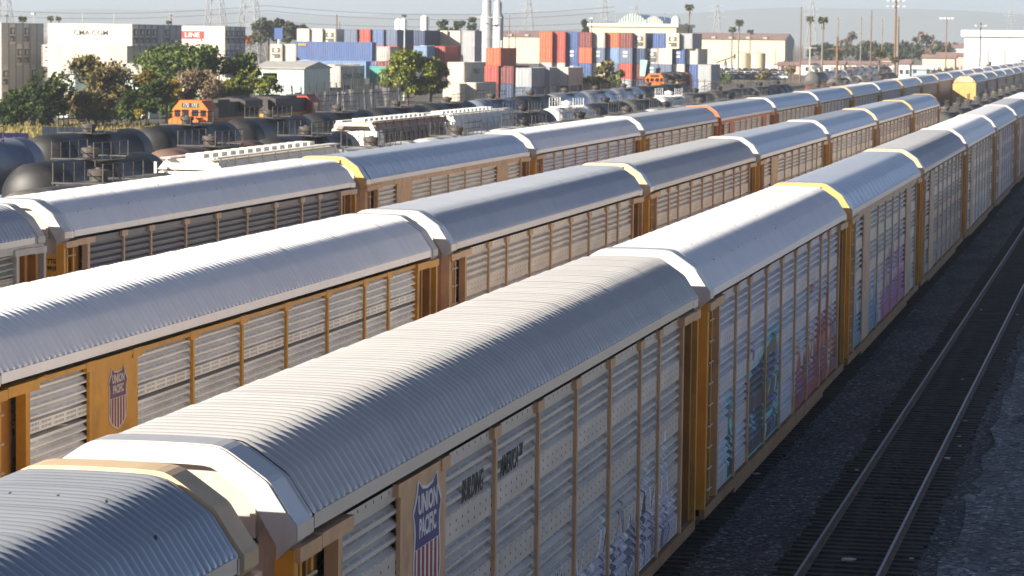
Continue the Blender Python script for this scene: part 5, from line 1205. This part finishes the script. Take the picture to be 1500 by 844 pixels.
# ---------------------------------------------------------------- trees
def leaf_mat(n, a, b_):
    m, nt, b, oc = base(n); g = _n(nt, 'ShaderNodeNewGeometry'); c = mixc(nt, g.outputs['Random Per Island'], a, b_)
    c2 = mixc(nt, ramp(nt, noise(nt, oc, .6, 2), .42, .6), c, tuple(x*.62 for x in a)); nt.links.new(c2, b.inputs['Base Color']); b.inputs['Roughness'].default_value = .7; b.inputs['Specular IOR Level'].default_value = .2
    return m
BARK = mat('bark', (.085, .062, .045), .9, 0, .3, 4)
LM = {'dark': leaf_mat('juniper_leaves', (.018, .036, .008), (.085, .115, .02)), 'green': leaf_mat('green_leaves', (.06, .10, .022), (.15, .19, .045)), 'olive': leaf_mat('olive_leaves', (.10, .095, .03), (.24, .17, .065)),
      'yellow': leaf_mat('yellow_leaves', (.20, .15, .025), (.34, .24, .04)), 'pink': leaf_mat('pinkish_leaves', (.18, .13, .08), (.34, .25, .16)), 'lime': leaf_mat('lime_leaves', (.11, .14, .02), (.28, .29, .05)),
      'red': leaf_mat('red_leaves', (.26, .06, .02), (.34, .12, .03)), 'far': leaf_mat('distant_leaves', (.045, .06, .03), (.09, .10, .05)), 'bare': leaf_mat('bare_twigs', (.15, .11, .085), (.24, .18, .14)), 'palm': leaf_mat('palm_fronds', (.06, .065, .02), (.15, .14, .05)), 'dry': leaf_mat('dry_grass', (.22, .18, .06), (.40, .34, .13))}
def leaves(clumps, n, size, seed):
    """clumps: (centre, radii, axis tilt); n leaf faces spread through their volume, denser towards the outside."""
    g = np.random.default_rng(seed); vol = np.array([max(.05, c[1][0]*c[1][1]*c[1][2])**.67 for c in clumps]); cnt = g.multinomial(n, vol/vol.sum())
    P = []
    for (c, r_, ax), k in zip(clumps, cnt):
        d = g.normal(size=(k, 3)); d /= np.linalg.norm(d, axis=1)[:, None]; q = d*(g.random(k)**.45)[:, None]*np.array(r_)
        q *= 1+.25*g.normal(size=(k, 1))*.5
        if ax is not None: q = q @ np.array(Vector((0, 0, 1)).rotation_difference(Vector(ax)).to_matrix()).T
        P.append(q+np.array(c))
    P = np.concatenate(P); k = len(P); s = size*(.6+.8*g.random(k))[:, None]
    u = g.normal(size=(k, 3)); u /= np.linalg.norm(u, axis=1)[:, None]; v = np.cross(u, g.normal(size=(k, 3))); v /= np.linalg.norm(v, axis=1)[:, None]+1e-9
    V = np.stack([P-u*s, P+v*s*.55, P+u*s, P-v*s*.55], 1).reshape(-1, 3)
    me = bpy.data.meshes.new('crown'); me.from_pydata(V.tolist(), [], np.arange(4*k).reshape(-1, 4).tolist()); return me
def tree(name, label, px, z, pw, ytop, kind_, n=2600, size=.3, style='round', ybot=None, seed=0, group='trees and shrubs beside the yard', extra=None):
    """pw: crown width in pixels of the photograph, turned into metres at the tree's own distance."""
    q = at(px, ytop, z); sc_ = z/F_PX; W = pw*sc_; H = q.z-GZ; g = random.Random(seed*7+3)
    t = thing(name, label, 'tree' if style != 'shrub' else 'shrub', (q.x, q.y, GZ-.05), 0, group); z0 = (at(px, ybot, z).z-GZ) if ybot else H*.16
    z0 = max(.1, z0); cl = []
    if style == 'juniper':       # slanting flame-like sprays growing out of a low broad base, all blown to the right
        for k in range(34):
            u = (k+.5)/34; x = (u-.5)*W*.80; y = (g.random()-.5)*W*.4; top = (H-z0)*(.40+.42*u**.7); f = g.random()**.6; zz = z0+top*f*.92
            l = (H-z0)*(.13+.07*g.random()); cl.append(((x+.12*W*f, y, zz), (l*.27, l*.27, l*1.25), (.66, 0, .75)))
        cl += [((-.06*W, 0, z0+(H-z0)*.24), (W*.40, W*.26, (H-z0)*.24), None), ((.10*W, 0, z0+(H-z0)*.40), (W*.28, W*.22, (H-z0)*.24), None)]
        for k in range(34): cl.append((((g.random()-.52)*W*.74, (g.random()-.5)*W*.4, z0+(H-z0)*.45*g.random()), (W*.10, W*.10, (H-z0)*.12), None))
        for k in range(4): cl.append(((W*(.0+.12*k), 0, H*(.74+.03*(k % 2))), (H*.028, H*.028, H*.23), (.66, 0, .75)))
    else:
        nb = {'round': 24, 'shrub': 14, 'tall': 16}.get(style, 20)
        for k in range(nb):
            a_ = g.random()*2*math.pi; rr_ = (g.random()**.55)*W*.47; f = g.random(); zz = z0+(H-z0)*(.12+.78*f); sh = math.sqrt(max(.08, 1-((f-.40)/.68)**2)); cr = W*(.11+.10*g.random())
            cl.append(((math.cos(a_)*rr_*sh, math.sin(a_)*rr_*sh*.9, min(zz, H-cr*.7)), (cr, cr, cr*.85), None))
    place('crown', leaves(cl, n, size, seed+100), LM[kind_], t)
    if extra: 
        e_ = [c for c in cl if c[0][0] > W*.12 and c[0][2] > H*.4][:3] or cl[:2]
        place('autumn_leaves', leaves(e_, int(n*.09), size, seed+300), LM[extra], t)
    b = MB(); b.tube([(0, 0, 0), (.05*W, 0, max(.6, z0+.1*H)), (.03*W, 0, H*.6)], [max(.12, W*.035), max(.10, W*.028), .05], 7)
    for c in cl[:9]: b.tube([(.04*W, 0, z0+.08*H), tuple(.55*np.array(c[0])+np.array((0, 0, .2*H))), c[0]], [max(.07, W*.014), .06, .03], 5)
    build(b, 'trunk', BARK, t, smooth=60); return t
tree('juniper_tree', 'dark wind-swept juniper at the left edge', 46, 308, 112, 92, 'dark', 19000, .20, 'juniper', 176, 1)
tree('bushy_tree', 'large bushy tree with rusty tinted leaves right of the dark juniper', 148, 322, 128, 82, 'olive', 8500, .22, 'round', 172, 2)
tree('shrub', 'green shrub at the foot of the bushy tree', 140, 312, 70, 134, 'olive', 2600, .22, 'shrub', 176, 3)
tree('juniper_tree', 'dark juniper behind the orange locomotive cab', 212, 318, 70, 104, 'dark', 9000, .20, 'juniper', 160, 4)
tree('yellow_shrub', 'yellow-leaved shrub peeping over the dark juniper', 216, 335, 44, 102, 'yellow', 1000, .26, 'shrub', 130, 5)
tree('yellow_shrub', 'golden brown shrub left of the pinkish one', 243, 326, 56, 116, 'yellow', 1500, .24, 'shrub', 150, 6)
tree('pink_shrub', 'pale pinkish shrub above the orange locomotive', 290, 328, 84, 102, 'pink', 4600, .19, 'shrub', 146, 7)
tree('green_tree', 'broad green tree in front of the white container stacks', 270, 345, 130, 66, 'green', 8000, .23, 'round', 112, 8)
tree('juniper_tree', 'light green juniper right of the pinkish shrub', 342, 332, 72, 93, 'lime', 8000, .20, 'juniper', 142, 9)
tree('green_tree', 'smaller green tree left of the green shed', 352, 350, 56, 76, 'green', 2200, .26, 'round', 112, 10)
tree('shrub', 'low palm-like shrub right of the light green juniper', 390, 345, 54, 112, 'lime', 900, .26, 'shrub', 138, 11)
tree('shrub', 'small yellow shrub left of the orange cab', 204, 310, 18, 160, 'yellow', 420, .2, 'shrub', 176, 12)
tree('shrub', 'dark green shrub between the bushy tree and the orange cab', 190, 320, 52, 140, 'green', 2600, .21, 'shrub', 180, 16)
tree('shrub', 'dark shrub right behind the orange cab roof', 262, 335, 60, 134, 'green', 2600, .21, 'shrub', 178, 17)
tree('shrub', 'low dark shrub behind the dark locomotive hood', 318, 340, 60, 134, 'green', 2400, .21, 'shrub', 172, 18)
tree('round_tree', 'round yellow-green tree with a few orange leaves before the containers', 596, 370, 72, 73, 'lime', 6500, .22, 'round', 140, 13)
tree('round_tree', 'lower right bulge of a yellow-green tree turning red, beside the round one', 630, 372, 56, 86, 'lime', 3600, .22, 'round', 138, 14, extra='red')
tree('shrub', 'dark green shrub left of the round tree', 566, 378, 26, 116, 'green', 700, .25, 'shrub', 130, 15)
for i, (px, w_, yt, kd, lab) in enumerate([(812, 36, 106, 'olive', 'olive shrub below the left end of the mixed stack'), (838, 40, 108, 'green', 'green shrub second from the left below the mixed stack'), (868, 36, 112, 'lime', 'light green shrub in the middle below the mixed stack'), (888, 34, 86, 'olive', 'tall olive tree in front of the mixed stack'), (905, 26, 104, 'lime', 'yellowish shrub right of the tall olive one'), (790, 26, 112, 'green', 'dark shrub at the far left below the mixed stack')]):
    tree('shrub' if i != 3 else 'olive_tree', lab, px, 470, w_, yt, kd, 1100, .36, 'shrub' if i != 3 else 'round', 134, 20+i)
tree('shrub', 'small olive bush on the dirt before the parked cars', 1120, 690, 26, 103, 'olive', 400, .4, 'shrub', 116, 31); tree('shrub', 'round bush above the round grey tank end', 1158, 640, 14, 96, 'olive', 300, .35, 'shrub', 106, 32)
tree('shrub', 'dark hedge plant on the dirt left of the parked cars', 1060, 600, 24, 108, 'green', 500, .4, 'shrub', 122, 33)
FARL = [(392, 46, 26, 'far', 'hazy tree at the left of the far grove'), (404, 30, 24, 'far', 'tall hazy tree in the far grove'), (420, 30, 30, 'far', 'hazy round tree in the far grove'), (440, 34, 36, 'far', 'low hazy tree right of the blue sign'), (381, 26, 44, 'olive', 'brownish hazy tree left of the far grove'), (366, 22, 50, 'red', 'reddish hazy shrub at the foot of the pylon'),
        (647, 18, 27, 'far', 'hazy slim tree left of the silo tower'), (674, 18, 24, 'far', 'second hazy slim tree left of the silo tower'), (692, 20, 24, 'far', 'hazy tree just left of the silo tower'), (662, 26, 34, 'far', 'low hazy tree left of the silo tower'), (857, 12, 27, 'far', 'small hazy tree left of the domed building')]
for i, (px, w_, yt, kd, lab) in enumerate(FARL): tree('distant_tree', lab, px, 720+10*i, w_, yt, kd, 700, .55, 'tall', 62, 50+i, 'hazy distant trees')
for i in range(15):
    px = 1198+i*15.5; tree('distant_tree', ('hazy bare pinkish tree' if i in (3, 10, 13) else 'hazy round tree') + ' on the right horizon, %s from the cream warehouse' % ORD[i], px, 1000+30*(i % 4), 30+6*(i % 3), (46 if i in (3, 10) else 66-3*(i % 3)), 'bare' if i in (3, 10, 13) else 'far', 650, .65, 'tall', 88, 80+i, 'hazy distant trees')
def palm(px, ytop, z, lab, crown=12, skirt=True, seed=0, name='palm_tree'):
    q = at(px, ytop, z); sc_ = z/F_PX; H = q.z-GZ; t = thing(name, lab, 'palm', (q.x, q.y, GZ-.05), 0, 'tall palms in the distance'); g = random.Random(seed)
    r_ = crown*sc_*.5; hc = H-r_*.9
    build(MB().tube([(0, 0, 0), (g.uniform(-.2, .2), 0, hc*.5), (0, 0, hc)], [.34, .24, .2], 8), 'trunk', WOODG, t, smooth=60)
    b = MB()
    for k in range(46):
        a_ = g.random()*6.283; up = g.uniform(-.9, 1.0); d = Vector((math.cos(a_), math.sin(a_), up)).normalized(); s = d.cross(Vector((0, 0, 1))).normalized()*.11*r_*1.6; L_ = r_*g.uniform(.75, 1.1); p0 = Vector((0, 0, hc)); p1 = p0+d*L_*.6; p2 = p0+d*L_+Vector((0, 0, -.25*L_))
        b.add([p0, p1+s, p2, p1-s], [(0, 1, 2, 3)])
        for e_ in (-1, 1): b.add([p1, p1+s*e_*2+d*L_*.25, p2+s*e_*1.2], [(0, 1, 2)])
    build(b, 'fronds', LM['palm'], t)
    if skirt:
        b = MB()
        for k in range(40): a_ = g.random()*6.283; rr_ = r_*.42*g.random(); zz = hc-r_*g.uniform(.1, 1.5); b.add([(math.cos(a_)*rr_*.4, math.sin(a_)*rr_*.4, zz+.4), (math.cos(a_+.3)*rr_, math.sin(a_+.3)*rr_, zz-.5), (math.cos(a_-.3)*rr_, math.sin(a_-.3)*rr_, zz-.5)], [(0, 1, 2)])
        build(b, 'dead_skirt', LM['bare'], t)
    return t
palm(1010, 3, 760, 'tallest palm, standing right of the domed building', 15, True, 1); palm(1006, 33, 790, 'thin palm trunk hidden behind the tallest palm', 6, False, 2)
palm(1083, 26, 860, 'taller palm of the pair before the cream warehouse', 14, True, 3); palm(1073, 37, 860, 'shorter palm of the pair before the cream warehouse', 12, True, 4); palm(1099, 41, 1000, 'small palm behind the cream warehouse roof', 11, False, 5)
palm(1187, 21, 760, 'left one of the twin palms with a pale thin trunk', 13, True, 6); palm(1206, 21, 700, 'right one of the twin palms with a thick trunk', 16, True, 7)
palm(1289, 68, 620, 'short bushy palm left of the floodlight pole', 20, True, 8); palm(1311, 80, 630, 'small low palm at the foot of the floodlight pole', 14, False, 9)
palm(33, 21, 560, 'small palm crown above the leftmost stack', 13, False, 10); palm(74, 21, 560, 'small palm crown above the lettered container, left', 11, False, 11); palm(86, 22, 570, 'small palm crown above the lettered container, right', 10, False, 12); palm(247, 28, 560, 'tiny palm crown above the middle stack', 9, False, 13)
# dry grass strip
g = np.random.default_rng(5); n = 5200; V = []; Fc = []
for i in range(n):
    px, pz = g.uniform(-10, 260), g.uniform(285, 325); q = at(px, 180, pz); h = g.uniform(.25, .75); w_ = .10; a_ = g.uniform(0, 6.28); dx, dy = math.cos(a_)*w_, math.sin(a_)*w_
    V += [(q.x-dx, q.y-dy, GZ-.06), (q.x+dx, q.y+dy, GZ-.06), (q.x+g.normal(0, .1), q.y, GZ-.06+h)]; Fc.append((3*i, 3*i+1, 3*i+2))
me = bpy.data.meshes.new('dry_grass'); me.from_pydata(V, [], Fc); kind(place('dry_grass', me, LM['dry']), 'stuff')['label'] = 'dry yellow grass under the trees'
# blue sign in the far grove
q = at(408, 40, 640); t = thing('tall_sign', 'tall blue sign on a white post in front of the far grove', 'sign', (q.x, q.y, GZ)); build(MB().box(-.15, .15, -.1, .1, 0, at(408, 58, 640).z-GZ), 'post', LWHITE, t); build(MB().box(-.95, .95, -.12, .12, at(408, 58, 640).z-GZ+.003, at(408, 41, 640).z-GZ), 'sign_board', CM['blue'], t)
# hills
def hills(name, y, x0, x1, hfun, m):
    n = 120; vs = []; fs = []
    for i in range(n+1):
        x = x0+(x1-x0)*i/n; h = hfun(i/n)
        vs += [(x, y, -1), (x, y+400, h*.7), (x, y+900, h), (x, y+2200, -1)]
    for i in range(n):
        for k in range(3): fs.append((i*4+k, (i+1)*4+k, (i+1)*4+k+1, i*4+k+1))
    b = MB(); b.v = vs; b.f = fs; b.m = [0]*len(fs); kind(build(b, name, m, smooth=60), 'structure')
HILL = mat('hill_scrub', (.10, .105, .07), .9, 0, .2, .004)
hills('hills', 9000, -7200, 2700, lambda f: 50+98*f+9*math.sin(f*23)+6*math.sin(f*51+1)+4*math.sin(f*97), HILL)
# ---------------------------------------------------------------- haze
hz = build(MB().box(-7600, 3400, -60, 11600, -3, 195), 'haze', None or MATS['tyre'])
hm = bpy.data.materials.new('haze_air'); hm.use_nodes = True; nt = hm.node_tree; nt.nodes.remove(nt.nodes['Principled BSDF'])
pv = nt.nodes.new('ShaderNodeVolumePrincipled'); pv.inputs['Color'].default_value = (.80, .90, 1, 1); pv.inputs['Density'].default_value = .00016; pv.inputs['Anisotropy'].default_value = .1
nt.links.new(pv.outputs[0], nt.nodes['Material Output'].inputs['Volume'])
hz.material_slots[0].material = hm; kind(hz, 'stuff'); hz['label'] = 'thin pale haze over the yard'
